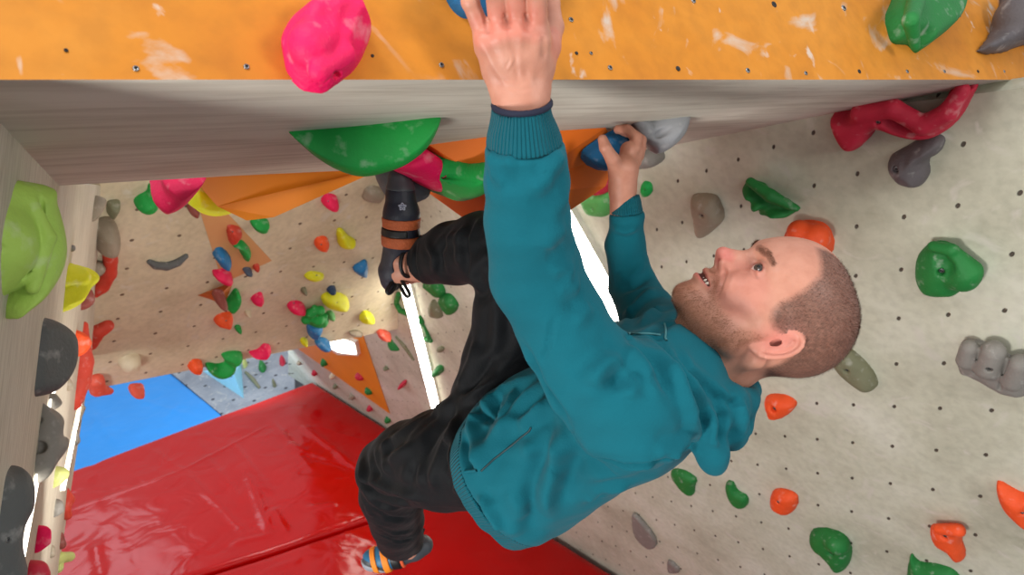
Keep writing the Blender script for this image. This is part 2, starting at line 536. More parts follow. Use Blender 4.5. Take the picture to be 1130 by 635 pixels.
M_cream = wall_mat('cream_wall', (196, 196, 176), (170, 168, 148), (212, 212, 196), hole=.042, holecol=(78, 70, 60))
M_back = wall_mat('warm_cream_wall', (206, 194, 164), (184, 172, 142), (220, 208, 182), hole=.045, holecol=(112, 94, 76))
M_far = wall_mat('grey_hall_wall', (140, 146, 156), (120, 126, 138), (160, 164, 172), hole=.08, holecol=(60, 62, 70))
M_orange = wall_mat('orange_painted_wall', (208, 130, 24), (192, 112, 16), (222, 148, 48), grid=False)
add_painted_wear(M_orange, (214, 190, 170), s=14, lo=.66, hi=.72, stretch=(1.6, 1.6, .5))
M_orange2 = mat('orange_board', (240, 138, 18), rough=.55, var=.08, vscale=5)
M_wood = wood_mat('grey_washed_plywood', (222, 218, 204), (188, 181, 165), scale=(3, 34, 1))
M_wood2 = wood_mat('warm_washed_plywood', (206, 200, 182), (166, 156, 136), scale=(60, 5, 1))
M_dark = mat('dark_bolt_hole', (28, 26, 25), rough=.5)
M_steel = mat('bolt_steel', (150, 150, 150), rough=.35, metal=.9)

# right wall: climbs from the mat edge to the overhang and leans over it (a big leaning board)
wall_right = slab('wall_right', RW, [(318, 200), (1185, 90), (1185, 962), (318, 414)], .05, M_cream, uvfn=grid_rw, sub=60, structure=True)
# RW polygon corners are pixels on its plane; its foot runs along the mat
# overhang: orange front and grey plywood soffit
wall_front = slab('wall_front', BF, [(-120, 88), (1190, 88), (1190, -110), (-120, -110)], .03, M_orange, structure=True, back=-BF.n * .7 + BU.n * -.3)


def bu_uv(px, py, W):
    u = (W - BU.o) @ BU_D; v = (W - BU.o) @ np.cross(BU.n, BU_D)
    return u, v


BU_D = BU.hit(1130, 88) - BU.hit(565, 88); BU_D /= np.linalg.norm(BU_D)
ceiling = slab('ceiling', BU, [(-120, 88), (0, 88), (565, 88), (1185, 88), (1185, 92), (1130, 99), (727, 166), (430, 186), (260, 194), (65, 205), (0, 137), (-60, 88)], .03, M_wood, uvfn=bu_uv, structure=True, back=-BF.n * .75 - BU.n * .35)
# left wall, a leaning plywood board with a free edge towards the mats
wall_left = slab('wall_left', LW, [(-60, 60), (0, 132), (66, 202), (112, 205), (104, 380), (94, 440), (62, 645), (-60, 700)], .05, M_wood2, uvfn=metric(LW, .5, .5), structure=True)
# middle wall: bottom edge hangs clear of the mats
wall_back = slab('wall_back', BP, [(60, 150), (470, 130), (443, 362.5), (92, 432)], .12, M_back, uvfn=metric(BP, .19, .19, .25), sub=4, structure=True)
# hall wall far behind
FW = Plane((244, 457, 8.72), (200, 421, 9.52), (322, 425, 9.2))
wall_far = slab('wall_far', FW, [(325, 340), (325, 520), (244, 457.5), (150, 379), (150, 330)], .05, M_far, uvfn=metric(FW, .3, .3), structure=True)

# floor
M_floor = mat('grey_floor', (96, 98, 104), rough=.8, bump=.1)
ff = np.array([(-9, -3, -.95), (6, -3, -.95), (6, 13, -.95), (-9, 13, -.95), (-9, -3, -1.05), (6, -3, -1.05), (6, 13, -1.05), (-9, 13, -1.05)], float)
fl = link_mesh('floor', ff, [[0, 1, 2, 3], [7, 6, 5, 4], [0, 4, 5, 1], [1, 5, 6, 2], [2, 6, 7, 3], [3, 7, 4, 0]], M_floor, smooth=False)
fl['kind'] = 'structure'


# ---------------------------------------------------------------- crash mats
def onz(px, py, z=0.0):
    d = pt(px, py, 1.0); w = d @ RC.T
    return np.array([0, 0, CH]) + w * ((z - CH) / w[2])


def vinyl(name, rgb, rough=.17):
    m = mat(name, rgb, rough=rough, spec=.26, var=.10, vscale=3, bump=0)
    N = m.node_tree.nodes; L = m.node_tree.links; b = N['Principled BSDF']
    tc = N.new('ShaderNodeTexCoord')
    n = N.new('ShaderNodeTexNoise'); n.inputs['Scale'].default_value = 3.5; n.inputs['Detail'].default_value = 2; n.inputs['Distortion'].default_value = .8
    L.new(tc.outputs['Object'], n.inputs['Vector'])
    bp = N.new('ShaderNodeBump'); bp.inputs['Strength'].default_value = .25; bp.inputs['Distance'].default_value = .06
    L.new(n.outputs['Fac'], bp.inputs['Height']); L.new(bp.outputs['Normal'], b.inputs['Normal'])
    return m


M_red = vinyl('red_vinyl', (172, 4, 4)); M_blue = vinyl('blue_vinyl', (40, 140, 222), .4)


def mat_pad(name, quad, z, thick, material, label, folds=(), nx=150, ny=150):
    """quad: four world xy corners; soft rounded pad with creases along fold lines."""
    q = np.array(quad, float)
    s, t = np.meshgrid(np.linspace(0, 1, nx), np.linspace(0, 1, ny), indexing='ij')
    XY = ((q[0] * (1 - s)[..., None] + q[1] * s[..., None]) * (1 - t)[..., None] + (q[3] * (1 - s)[..., None] + q[2] * s[..., None]) * t[..., None])
    P = XY.reshape(-1, 2)
    wl = (np.linalg.norm(q[1] - q[0]) + np.linalg.norm(q[2] - q[3])) / 2; hl = (np.linalg.norm(q[3] - q[0]) + np.linalg.norm(q[2] - q[1])) / 2
    e = np.minimum(np.minimum(s, 1 - s) * wl, np.minimum(t, 1 - t) * hl).reshape(-1)
    Z = z - .05 * (1 - np.sqrt(np.clip(1 - (1 - np.clip(e / .05, 0, 1)) ** 2, 0, 1)))
    Z += .006 * lump(np.stack([P[:, 0], P[:, 1], P[:, 0] * 0], 1), 3.0, 2)
    for (a, b, w, amp) in folds:
        A = onz(*a, z)[:2]; B = onz(*b, z)[:2]; ed = B - A; L2 = ed @ ed
        u = np.clip((P - A) @ ed / L2, 0, 1); d = np.linalg.norm(P - A - u[:, None] * ed, axis=1)
        Z += .5 * amp * np.exp(-(d / w) ** 2) * np.clip(np.minimum(u, 1 - u) * 6 + .2, 0, 1)
    top = np.concatenate([P, Z[:, None]], 1)
    Fc = []
    ii, jj = np.meshgrid(np.arange(nx - 1), np.arange(ny - 1), indexing='ij')
    a = (ii * ny + jj).ravel(); Fq = np.stack([a, a + ny, a + ny + 1, a + 1], 1)
    ring = [i * ny for i in range(nx)] + [(nx - 1) * ny + j for j in range(1, ny)] + [i * ny + ny - 1 for i in range(nx - 2, -1, -1)] + [j for j in range(ny - 2, 0, -1)]
    base = len(top); bot = top[ring].copy(); bot[:, 2] = z - thick
    V = np.concatenate([top, bot]); R = np.array(ring); m = len(R)
    sk = np.stack([R, base + np.arange(m), base + (np.arange(m) + 1) % m, np.roll(R, -1)], 1)
    o = link_mesh(name, V, np.concatenate([Fq, sk]), material)
    import bmesh
    bm = bmesh.new(); bm.from_mesh(o.data)
    bm.verts.ensure_lookup_table()
    bmesh.ops.holes_fill(bm, edges=[x for x in bm.edges if len(x.link_faces) == 1], sides=0)
    bmesh.ops.recalc_face_normals(bm, faces=bm.faces); bm.to_mesh(o.data); bm.free()
    tag(o, label, 'mat')
    return o


cA = onz(345, 420)[:2]; cL = onz(75, 520)[:2]; cS = onz(524.8, 533.6)[:2]; sL = onz(215, 635)[:2]
eL = (cL - cA) / np.linalg.norm(cL - cA); e2 = (cS - cA) / np.linalg.norm(cS - cA); sD = (sL - cS) / np.linalg.norm(sL - cS)
redfold = [((300, 436), (268, 448), .03, -.006), ((211, 470), (224, 500), .03, .012), ((224, 500), (268, 555), .035, .016),
           ((255, 486), (300, 545), .03, .022), ((268, 510), (300, 592), .045, .035), ((163, 494), (205, 522), .03, .014), ((205, 522), (275, 592), .03, .016),
           ((78, 563), (200, 520), .02, .012), ((200, 520), (296, 470), .02, .012), ((318, 490), (340, 500), .04, .02), ((330, 468), (390, 510), .05, .03),
           ((370, 500), (405, 525), .04, .03), ((300, 465), (345, 520), .03, .02), ((105, 600), (112, 640), .04, .03), ((300, 560), (316, 590), .03, .02),
           ((340, 560), (375, 556), .03, .02), ((325, 500), (400, 520), .03, -.015), ((100, 500), (118, 560), .05, -.02), ((255, 600), (300, 590), .03, .015),
           ((350, 470), (410, 490), .03, .012)]
mat_pad('crash_mat', [cA, cA + eL * 6.0, cS + sD * 6.2, cS], 0.0, .35, M_red, 'creased glossy red vinyl crash mat, the far one of the red pair', redfold, 260, 200)
g_ = .035
off = -e2 * 0 + np.array([0, 0])
nS = np.array([sD[1], -sD[0]]); nS = nS if nS @ e2 > 0 else -nS
mat_pad('crash_mat', [cS + nS * g_, cS + nS * g_ + sD * 6.2, cS + nS * 3.2 + sD * 6.2, cS + e2 * 3.6], -0.004, .35, M_red, 'darker glossy red crash mat on the floor directly under the hanging lower shoe', [((377, 586), (415, 600), .04, .02), ((440, 590), (470, 620), .04, .012), ((300, 628), (330, 618), .03, .015)], 120, 120)
bl = [onz(345, 440, -.6)[:2] + np.array([.4, .0]), onz(205, 424, -.6)[:2], onz(60, 360, -.6)[:2], onz(-60, 560, -.6)[:2], onz(150, 560, -.6)[:2]]
mat_pad('crash_mat', [onz(330, 527, -.6)[:2], onz(120, 354, -.6)[:2], onz(-140, 430, -.6)[:2], onz(30, 720, -.6)[:2]], -.6, .3, M_blue, 'light blue vinyl crash mat on the floor behind the red ones by the left wall',
        [((100, 455), (128, 490), .05, .03), ((180, 465), (200, 445), .05, .025), ((95, 490), (110, 455), .05, .02), ((150, 440), (210, 460), .05, .02)], 130, 130)

# ---------------------------------------------------------------- flat painted or boarded triangles belonging to the walls
M_peach = mat('faded_orange_paint', (206, 150, 98), rough=.7, var=.08, vscale=6)
slab('painted_triangle', BP, [(219, 228), (246, 230), (300, 288), (246, 313)], .002, M_peach, wall_back, lift=.003)
M_tri = mat('orange_paint', (226, 142, 34), rough=.6, var=.1, vscale=4)
slab('painted_triangle', RW, [(320, 379), (390, 340), (430, 457)], .004, M_tri, wall_right, lift=.006)


# ---------------------------------------------------------------- light strips
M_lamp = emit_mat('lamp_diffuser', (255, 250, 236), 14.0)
M_lamp2 = emit_mat('soft_lamp_diffuser', (255, 250, 236), 5.0)
M_house = mat('lamp_housing', (214, 212, 200), rough=.4)


def strip(plane, a, b, wa, wb, label, lift=.02, m=None, group=None):
    A = np.array(a, float); B = np.array(b, float); d = (B - A) / np.linalg.norm(B - A); n = np.array([-d[1], d[0]])
    def quad(f, e):
        return [tuple(A - d * e + n * wa * f), tuple(B + d * e + n * wb * f), tuple(B + d * e - n * wb * f), tuple(A - d * e - n * wa * f)]
    c = c2w(plane.hit(*((A + B) / 2), h=0))
    r = empty('light_strip', c, label, 'lamp', group)
    slab('housing', plane, quad(.58, 2), lift, M_house, r, lift=lift)
    slab('diffuser', plane, quad(.5, 0), .008 if lift > .01 else .003, m or M_lamp, r, lift=lift + (.007 if lift > .01 else .002))
    return r


strip(RW, (446, 314), (481, 453), 10, 8, 'white glowing light strip on the cream wall running down behind the green curly hold', .03)
strip(RW, (612, 226), (700, 392), 22, 30, 'broad white glowing light strip seen between the sleeves of the climber', .03)
strip(LW, (62, 421), (25, 621), 2.6, 3.6, 'thin white light strip crossing behind the grey two-pocket hold on the left wall', .003, M_lamp2)
strip(LW, (89.5, 446), (70, 541), 2.4, 3.6, 'thin white light strip along the free edge of the left wall', .003, M_lamp2)
r = empty('lit_patch_glow', c2w(RW.hit(374, 384)), 'white lit patch made as glowing panel above the orange triangle under the middle wall', 'lamp')  # a lit patch of wall, imitated by an added glowing panel
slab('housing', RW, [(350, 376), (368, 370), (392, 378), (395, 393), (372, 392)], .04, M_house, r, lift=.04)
slab('diffuser', RW, [(353, 378), (368, 372), (390, 380), (392, 391), (373, 389)], .008, M_lamp, r, lift=.047)  # emissive face carries the brightness of the lit patch

# ---------------------------------------------------------------- wooden volumes
def solid(name, verts_pt, faces, material, parent=None, origin=None):
    W = c2w(np.array([pt(*v) if len(v) == 3 else v for v in verts_pt]))
    o = link_mesh(name, W, faces, material, parent, smooth=False)
    import bmesh
    bm = bmesh.new(); bm.from_mesh(o.data); bmesh.ops.recalc_face_normals(bm, faces=bm.faces); bm.to_mesh(o.data); bm.free()
    return o


def on(plane, x, y, h=0.0): return (x, y, plane.t(x, y, h))


tb = BU.t(300, 192)
v1 = [on(BU, 212, 196, -.01), on(BU, 427, 184, -.01), (302, 240, 1.62), (272, 243.5, 1.6), (240, 228, 1.56), on(BU, 212, 190, -.14), on(BU, 427, 178, -.14), (290, 236, 1.85)]
vo1 = solid('climbing_volume', v1, [[0, 1, 2, 3, 4], [0, 5, 6, 1], [1, 6, 7, 2], [2, 7, 3], [3, 7, 4], [4, 7, 5, 0], [5, 7, 6]], M_orange2)
tag(vo1, 'flat bright orange triangular wooden volume hanging behind the yellow banana-shaped hold', 'volume')
v2 = [on(BU, 423, 184, .0), on(BU, 473, 160), on(BU, 560, 148), on(BU, 668, 141), (684, 166, 1.52), (668, 206, 1.5), (621, 238, 1.5), (566, 262, 1.5), (513, 242, 1.6), (445, 193, 1.62),
      (560, 214, 1.36), on(BU, 560, 175, -.12)]
vo2 = solid('climbing_volume', v2, [[0, 1, 10], [1, 2, 10], [2, 3, 10], [3, 4, 10], [4, 5, 10], [5, 6, 10], [6, 7, 10], [7, 8, 10], [8, 9, 10], [9, 0, 10],
                                     [1, 0, 11], [2, 1, 11], [3, 2, 11], [4, 3, 11], [5, 4, 11], [6, 5, 11], [7, 6, 11], [8, 7, 11], [9, 8, 11], [0, 9, 11]], mat('orange_ply', (232, 112, 16), rough=.6, var=.1, vscale=5))
tag(vo2, 'large faceted orange wooden volume behind the left arm, carrying the ridged green hold', 'volume')
h_ = .06
v3 = [on(BP, 218, 326), on(BP, 258, 311), on(BP, 248, 336), on(BP, 244, 324, .08)]
vo3 = solid('climbing_volume', v3, [[0, 1, 3], [1, 2, 3], [2, 0, 3], [0, 2, 1]], mat('dull_orange_ply', (196, 104, 40), rough=.6))
tag(vo3, 'small brownish orange pyramid volume on the middle wall next to a green half-moon hold', 'volume')
v4 = [on(FW, 224, 410), on(FW, 266, 400), on(FW, 269, 440), on(FW, 258, 414, .25)]
vo4 = solid('climbing_volume', v4, [[0, 1, 3], [1, 2, 3], [2, 0, 3], [0, 2, 1]], mat('pale_blue_ply', (150, 220, 250), rough=.5))
tag(vo4, 'pale blue pyramid volume on the far grey wall under the green curved hold', 'volume')
VOLPL = Plane((473, 165, BU.t(473, 165)), (540, 150, BU.t(540, 150)), (540, 214, 1.42))
area('spot', c2w(pt(262, 395, 7.6)), c2w(FW.hit(256, 415)), .3, 14, (.75, .9, 1))
# screws along the lip of the orange front
for i, (x, y, rr) in enumerate([(73, 56, 2.2), (150, 76, 3.4), (272, 74, 3.2), (411, 62, 1.8), (487, 72, 3), (630, 22, 3), (636, 59, 2), (652, 59, 2), (673, 75, 3), (748, 76, 3), (825, 78, 3),
                            (889, 81, 2.4), (948, 79, 2.4), (1001, 79, 2.2), (1042, 79, 2), (1079, 79, 1.8), (1108, 79, 1.6), (765, 1, 3), (854, 5, 3.6), (931, 9, 3.4), (1058, 16, 3.4), (652, 59, 2)][:21]):
    c = BF.uv(x, y); R = rr * BF.t(x, y) / F
    ring = [[c[0] + R * math.cos(k * math.pi / 6), c[1] + R * math.sin(k * math.pi / 6), .0012] for k in range(12)]
    ring2 = [[c[0] + R * .6 * math.cos(k * math.pi / 6), c[1] + R * .6 * math.sin(k * math.pi / 6), .0018] for k in range(12)]
    ring3 = [[c[0] + R * .5 * math.cos(k * math.pi / 6), c[1] + R * .5 * math.sin(k * math.pi / 6), .0002] for k in range(12)]
    base = [[p[0], p[1], -.002] for p in ring]
    V = BF.to3(np.array(base + ring + ring2 + ring3))
    Fc = [[a * 12 + k, a * 12 + (k + 1) % 12, (a + 1) * 12 + (k + 1) % 12, (a + 1) * 12 + k] for a in range(3) for k in range(12)] + [list(range(36, 48))]
    o = link_mesh('screw', c2w(V), Fc, M_steel if i % 3 else M_dark, wall_front)
    o.data.materials.append(M_dark)
    for p in o.data.polygons:
        if len(p.vertices) > 4 or p.index >= 24: p.material_index = 1

# ================================================================ climbing holds
COLR = dict(
    green=(20, 150, 62), dgreen=(28, 118, 52), pgreen=(84, 160, 84), orange=(236, 84, 34), red=(196, 62, 44), coral=(226, 92, 70), pink=(232, 24, 84), hotpink=(240, 14, 92), crimson=(190, 36, 62),
    yellow=(214, 214, 26), blue=(28, 112, 168), navy=(34, 60, 92), slate=(70, 84, 104), grey=(132, 128, 122), dgrey=(88, 90, 90), taupe=(146, 134, 116), olive=(118, 118, 92), lime=(168, 204, 92),
    plime=(190, 198, 120), cream=(206, 192, 164), maroon=(134, 66, 58), white=(214, 210, 200), bgreen=(10, 160, 70), ltgrey=(146, 148, 152), rgrey=(96, 90, 92))
HM = {}


def hmat(c):
    if c not in HM: HM[c] = mat('resin_' + c, COLR[c], rough=.62, spec=.4, var=.16, vscale=22, bump=.35, bscale=160, chalk=.35)
    return HM[c]


def ell(cx, cy, rx, ry, ang=0, wob=.08, n=9):
    rs = random.Random(int(cx * 7 + cy * 13)); a = math.radians(ang); out = []
    for i in range(n):
        th = 2 * math.pi * i / n; k = 1 + rs.uniform(-wob, wob)
        x, y = rx * k * math.cos(th), ry * k * math.sin(th)
        out.append((cx + x * math.cos(a) - y * math.sin(a), cy + x * math.sin(a) + y * math.cos(a)))
    return out


def hold(color, plane, outline, H, label, R=None, adds=(), subs=(), bolt=None, lumps=.06, seed=None, lift=0.0, base_h=None, name='climbing_hold', res=1.25, nmax=100, cat='climbing hold', group=None, tilt=None):
    """A resin hold: rounded body over its outline on the wall, extra ridges (adds) and scoops (subs),
    adds/subs: (px, py, r_px, height m[, px2, py2, r2_px, height2])."""
    cx = sum(p[0] for p in outline) / len(outline); cy = sum(p[1] for p in outline) / len(outline)
    deep = base_h or .004
    if plane is RW and cx < 440: plane = plane.facing(cx, cy, .5); H *= .6; deep = .06
    elif plane in (BU, LW): wl = plane is LW; plane = plane.facing(cx, cy, .45 if wl and cx > 45 else .55); deep = (.05 if not wl else .022) + 1.5 * lift
    t0 = plane.t(cx, cy, lift); m = t0 / F
    poly = np.array([plane.uv(x, y, lift) for x, y in smooth_loop(outline, 3)])
    c0 = poly.mean(0); span = poly.max(0) - poly.min(0)
    pxspan = max(max(p[0] for p in outline) - min(p[0] for p in outline), max(p[1] for p in outline) - min(p[1] for p in outline))
    R = R or min(H, .45 * min(span))
    if 'wl' in dir() and wl and cx > 45: H = min(H, .55 * min(span))
    n = int(min(nmax, max(18, pxspan / res)))
    h = max(span.max(), H) / n
    prim = []
    for sgn, L_ in ((1, adds), (-1, subs)):
        for a in L_:
            A = plane.hit(a[0], a[1], a[3] + lift); ra = a[2] * m
            if len(a) > 4: B = plane.hit(a[4], a[5], a[7] + lift); rb = a[6] * m
            else: B = A; rb = ra
            f = lambda Q: np.array([(Q - plane.o) @ plane.u, (Q - plane.o) @ plane.v, (Q - plane.o) @ plane.n])
            prim.append((sgn, f(A), f(B), ra, rb))
    lo = np.array([poly[:, 0].min(), poly[:, 1].min(), lift - .012]); hi = np.array([poly[:, 0].max(), poly[:, 1].max(), lift + H])
    for sgn, A, B, ra, rb in prim:
        if sgn > 0:
            lo = np.minimum(lo, np.minimum(A, B) - max(ra, rb)); hi = np.maximum(hi, np.maximum(A, B) + max(ra, rb))
    lo[2] = lift - .008 - deep
    lo -= 2 * h; hi += 2 * h
    g = [np.arange(lo[d], hi[d] + h, h) for d in range(3)]
    if len(g[0]) * len(g[1]) * len(g[2]) > 1500000:
        h *= (len(g[0]) * len(g[1]) * len(g[2]) / 1500000) ** (1 / 3); g = [np.arange(lo[d], hi[d] + h, h) for d in range(3)]
    U, V = np.meshgrid(g[0], g[1], indexing='ij')
    sd = poly_sd(U, V, poly)
    di = -sd
    x = np.clip(di / R, 0, 1)
    H2 = H * np.sqrt(1 - (1 - x) ** 2)
    if tilt is not None:
        H2 = H2 * np.clip(1 + tilt[0] * (U - c0[0]) / (span[0] + 1e-9) + tilt[1] * (V - c0[1]) / (span[1] + 1e-9), .25, 2)
    H2 = H2 + np.where(di < 0, di * 2.0, 0) if deep < .01 else H2
    G3 = np.stack(np.meshgrid(*g, indexing='ij'), -1).reshape(-1, 3)
    Wc = G3[:, 2].reshape(len(g[0]), len(g[1]), len(g[2])) - lift
    Fv = (Wc - H2[..., None]) * .6
    Fv = np.maximum(Fv, sd[..., None])
    Fv = Fv.ravel()
    sz = max(span.max(), .02)
    if lumps: Fv = Fv + lumps * H * .5 * lump(G3 / sz, 7, seed if seed is not None else int(cx) % 4)
    for sgn, A, B, ra, rb in prim:
        d = sd_seg(G3, A, B, ra, rb)
        k = .35 * min(ra, rb)
        Fv = smin(Fv, d, k) if sgn > 0 else smax(Fv, -d, k * .8)
    if bolt is not None:
        bt = np.array(bolt[:2], float); br = (bolt[2] if len(bolt) > 2 else max(2.0, min(4.0, pxspan * .06))) * m
        # find the surface along the viewing ray
        hh = np.linspace(lift + H * 2.2, lift, 60); gp = np.array([plane.hit(bt[0], bt[1], q) for q in hh])
        L3 = np.stack([(gp - plane.o) @ plane.u, (gp - plane.o) @ plane.v, (gp - plane.o) @ plane.n], 1)
        ijk = np.clip(np.round((L3 - np.array([g[0][0], g[1][0], g[2][0]])) / h).astype(int), 0, [len(g[0]) - 1, len(g[1]) - 1, len(g[2]) - 1])
        vals = Fv.reshape(len(g[0]), len(g[1]), len(g[2]))[ijk[:, 0], ijk[:, 1], ijk[:, 2]]
        k = np.argmax(vals < 0) if (vals < 0).any() else 59
        bc = L3[k]
        Fv = smax(Fv, -(sd_seg(G3, bc + np.array([0, 0, .03]), bc + np.array([0, 0, -br * 1.0]), br, br * .9)), br * .15)
    Fv = np.maximum(Fv, -(G3[:, 2] - lift + deep))
    Pn, Q = surface_nets(Fv.reshape(len(g[0]), len(g[1]), len(g[2])), np.array([g[0][0], g[1][0], g[2][0]]), h)
    # a light smoothing pass
    for _ in range(2):
        acc = np.zeros_like(Pn); cnt = np.zeros(len(Pn))
        for i in range(4):
            np.add.at(acc, Q[:, i], Pn[Q[:, (i + 1) % 4]] + Pn[Q[:, (i + 3) % 4]]); np.add.at(cnt, Q[:, i], 2)
        Pn = Pn * .5 + .5 * acc / np.maximum(cnt, 1)[:, None]
    W = c2w(plane.to3(Pn))
    org = c2w(plane.to3(np.array([[c0[0], c0[1], lift]])))[0]
    o = link_mesh(name, W, Q, hmat(color), origin=org)
    tag(o, label, cat, group)
    if bolt is not None:
        rr = br * .72; z0 = bc[2] - br * .75
        prof = [(rr, -br * .4), (rr, 0), (rr * .62, .15 * br), (rr * .5, -.2 * br)]
        pts = [[bc[0] + q * math.cos(k * math.pi / 5), bc[1] + q * math.sin(k * math.pi / 5), z0 + z] for q, z in prof for k in range(10)]
        Fc = [[a * 10 + k, a * 10 + (k + 1) % 10, (a + 1) * 10 + (k + 1) % 10, (a + 1) * 10 + k] for a in range(3) for k in range(10)] + [list(range(30, 40))]
        b = link_mesh('bolt', c2w(plane.to3(np.array(pts))), Fc, M_steel, o)
        b.data.materials.append(M_dark)
        for p in b.data.polygons:
            if len(p.vertices) > 4 or p.index >= 20: p.material_index = 1
    return o


def tube(color, plane, pts, label, flat=1.0, lift=0.0, name='climbing_hold', holes=(), bend=0):
    """A hold made of a rounded bar lying on the wall; pts (px, py, r_px)."""
    cx = np.mean([p[0] for p in pts]); cy = np.mean([p[1] for p in pts])
    if plane is LW: plane = plane.facing(cx, cy, .35)
    m = plane.t(cx, cy, lift) / F
    P3 = []
    for x, y, r in pts:
        hgt = r * m * .5 * flat
        q = plane.hit(x, y, lift + hgt); P3.append((q, r * m))
    lo = np.min([q - r for q, r in P3], 0) - .01; hi = np.max([q + r for q, r in P3], 0) + .01
    h = max(m * 1.1, (hi - lo).max() / 90)
    fn = lambda X: np.maximum(chain(X, P3, .3 * min(r for _, r in P3)) + .04 * min(r for _, r in P3) * lump(X, 90, 1), -((X - plane.o) @ plane.n - lift + .003))
    V, Q = mesh_field(fn, lo, hi, h)
    o = link_mesh(name, c2w(V), Q, hmat(color), origin=c2w(plane.hit(cx, cy, lift)))
    return tag(o, label, 'climbing hold')


# --- right wall
hold('dgreen', RW, [(823, 203), (833, 197), (846, 205), (860, 215), (874, 222), (883, 229), (876, 233), (858, 232), (843, 229), (834, 217)], .075,
     'green ridged edge-shaped hold high on the cream wall above the forehead', adds=[(828, 201, 5, .05, 850, 216, 7, .06), (850, 216, 7, .06, 878, 230, 4, .05), (838, 210, 5, .03, 862, 228, 5, .03)], lumps=.25)
hold('orange', RW, [(868, 262), (871, 250), (884, 243), (903, 243), (916, 251), (921, 265), (918, 279), (903, 284), (880, 280)], .085,
     'orange rounded hold touching the top of the man\'s forehead', adds=[(882, 256, 13, .05), (900, 262, 15, .05)])
hold('taupe', RW, [(764, 218), (770, 213), (788, 214), (796, 222), (800, 238), (795, 247), (778, 261), (769, 257), (766, 240)], .05,
     'taupe rounded triangular hold left of the green ridged one', bolt=(774, 239, 3), tilt=(.5, 0))
hold('dgreen', RW, [(1011, 296), (1014, 280), (1028, 267), (1047, 266), (1060, 275), (1070, 290), (1069, 308), (1058, 322), (1040, 323), (1022, 320), (1013, 309)], .055,
     'large round green hold at right with a swirling lip and a sunk bolt', adds=[(1052, 278, 7, .035, 1067, 300, 15, .035), (1063, 306, 16, .03, 1063, 306, 16, .03), (1030, 272, 6, .03, 1050, 276, 7, .04)], subs=[(1040, 296, 11, .066)], bolt=(1038, 301, 4))
hold('grey', RW, [(1057, 388), (1064, 375), (1077, 374), (1090, 378), (1106, 386), (1130, 402), (1140, 420), (1134, 433), (1110, 430), (1090, 420), (1072, 411), (1060, 405)], .05,
     'grey three-lobed roll-shaped hold at the right edge of the picture', adds=[(1070, 384, 9, .035, 1066, 398, 10, .035), (1096, 388, 12, .04, 1090, 406, 13, .04), (1125, 402, 11, .04, 1118, 420, 12, .04)],
     subs=[(1083, 374, 2, .05, 1076, 412, 2, .05), (1114, 388, 2, .05, 1103, 430, 2, .05)], bolt=(1091, 409, 3.5))
hold('olive', RW, [(915, 385), (920, 379), (932, 380), (950, 393), (966, 412), (969, 425), (957, 430), (937, 417), (922, 402)], .045,
     'grey-green teardrop hold just behind the back of the head', bolt=(934, 410, 3))
hold('orange', RW, [(845, 440), (850, 435), (866, 435), (880, 443), (876, 452), (865, 459), (852, 458), (847, 450)], .05,
     'orange half-round hold to the right of the hood', bolt=(854, 453, 3), subs=[(853, 452, 4, .045)])
hold('rgrey', RW, [(981, 181), (986, 169), (1000, 161), (1018, 151), (1034, 147), (1044, 152), (1040, 165), (1026, 175), (1027, 190), (1019, 202), (1004, 202), (990, 196)], .055,
     'grey heart-shaped hold under the red curved hold', bolt=(988, 188, 4), subs=[(1032, 180, 9, .055)])
hold('orange', RW, [(1100, 531), (1108, 532), (1125, 542), (1142, 548), (1142, 582), (1118, 567), (1104, 550)], .05, 'orange-red wedge hold cut by the right edge of the picture', bolt=(1127, 568, 2.5))
hold('orange', RW, [(1027, 580), (1035, 577), (1058, 577), (1066, 583), (1063, 594), (1067, 611), (1062, 617), (1052, 612), (1044, 602), (1031, 595)], .05,
     'orange-red T-shaped hold near the lower right corner', bolt=(1042, 594, 3.5), adds=[(1036, 584, 6, .035, 1058, 586, 7, .035)])
hold('dgreen', RW, [(894, 590), (899, 583), (915, 582), (932, 590), (941, 605), (938, 622), (928, 628), (918, 620), (910, 609), (898, 600)], .06,
     'green kidney-shaped hold at the bottom of the cream wall', bolt=(916, 612, 3), adds=[(924, 600, 12, .035)])
hold('dgreen', RW, [(1005, 611), (1015, 619), (1035, 622), (1055, 630), (1062, 648), (1006, 648)], .05, 'green hold with a pointed tip cut by the bottom edge of the picture')
hold('orange', RW, [(851, 547), (855, 539), (868, 539), (880, 545), (882, 555), (874, 565), (862, 562), (852, 555)], .05, 'orange oval hold right of the comma-shaped green one', bolt=(858, 556, 2.5))
hold('dgreen', RW, [(801, 536), (803, 530), (810, 531), (815, 541), (825, 546), (827, 555), (819, 560), (806, 550)], .035, 'small green comma-shaped hold below the hood', bolt=(803, 536, 1.6))
hold('dgreen', RW, [(741, 519), (752, 517), (769, 527), (768, 537), (766, 546), (756, 540), (748, 532)], .04, 'green leaf-shaped hold peeking out below the shoulder of the hoodie')
hold('grey', RW, [(698, 570), (702, 565), (722, 588), (726, 601), (717, 604), (702, 590)], .03, 'flat angular grey hold on the cream wall by the hem of the hoodie', R=.012)
hold('grey', RW, [(737, 618), (743, 619), (751, 628), (748, 632), (738, 630)], .025, 'tiny grey hold low on the cream wall near the bottom edge')
hold('bgreen', RW, ell(714, 208, 7, 9), .02, 'small bright green round hold beside the right wrist', bolt=(711, 210, 1.4), lumps=.02)
hold('pgreen', RW, [(644, 214), (656, 208), (674, 210), (677, 222), (674, 236), (658, 236), (647, 228)], .05, 'pale green rounded hold behind the right wrist', bolt=(653, 232, 1.6))
hold('crimson', RW, [(655, 200), (668, 192), (676, 196), (674, 210), (660, 212)], .05, 'small crimson hold tucked between the orange volume and the right wrist')
hold('grey', RW, [(700, 158), (725, 158), (734, 171), (729, 179), (706, 180)], .07, 'grey knob below the pale translucent hold at the right hand')
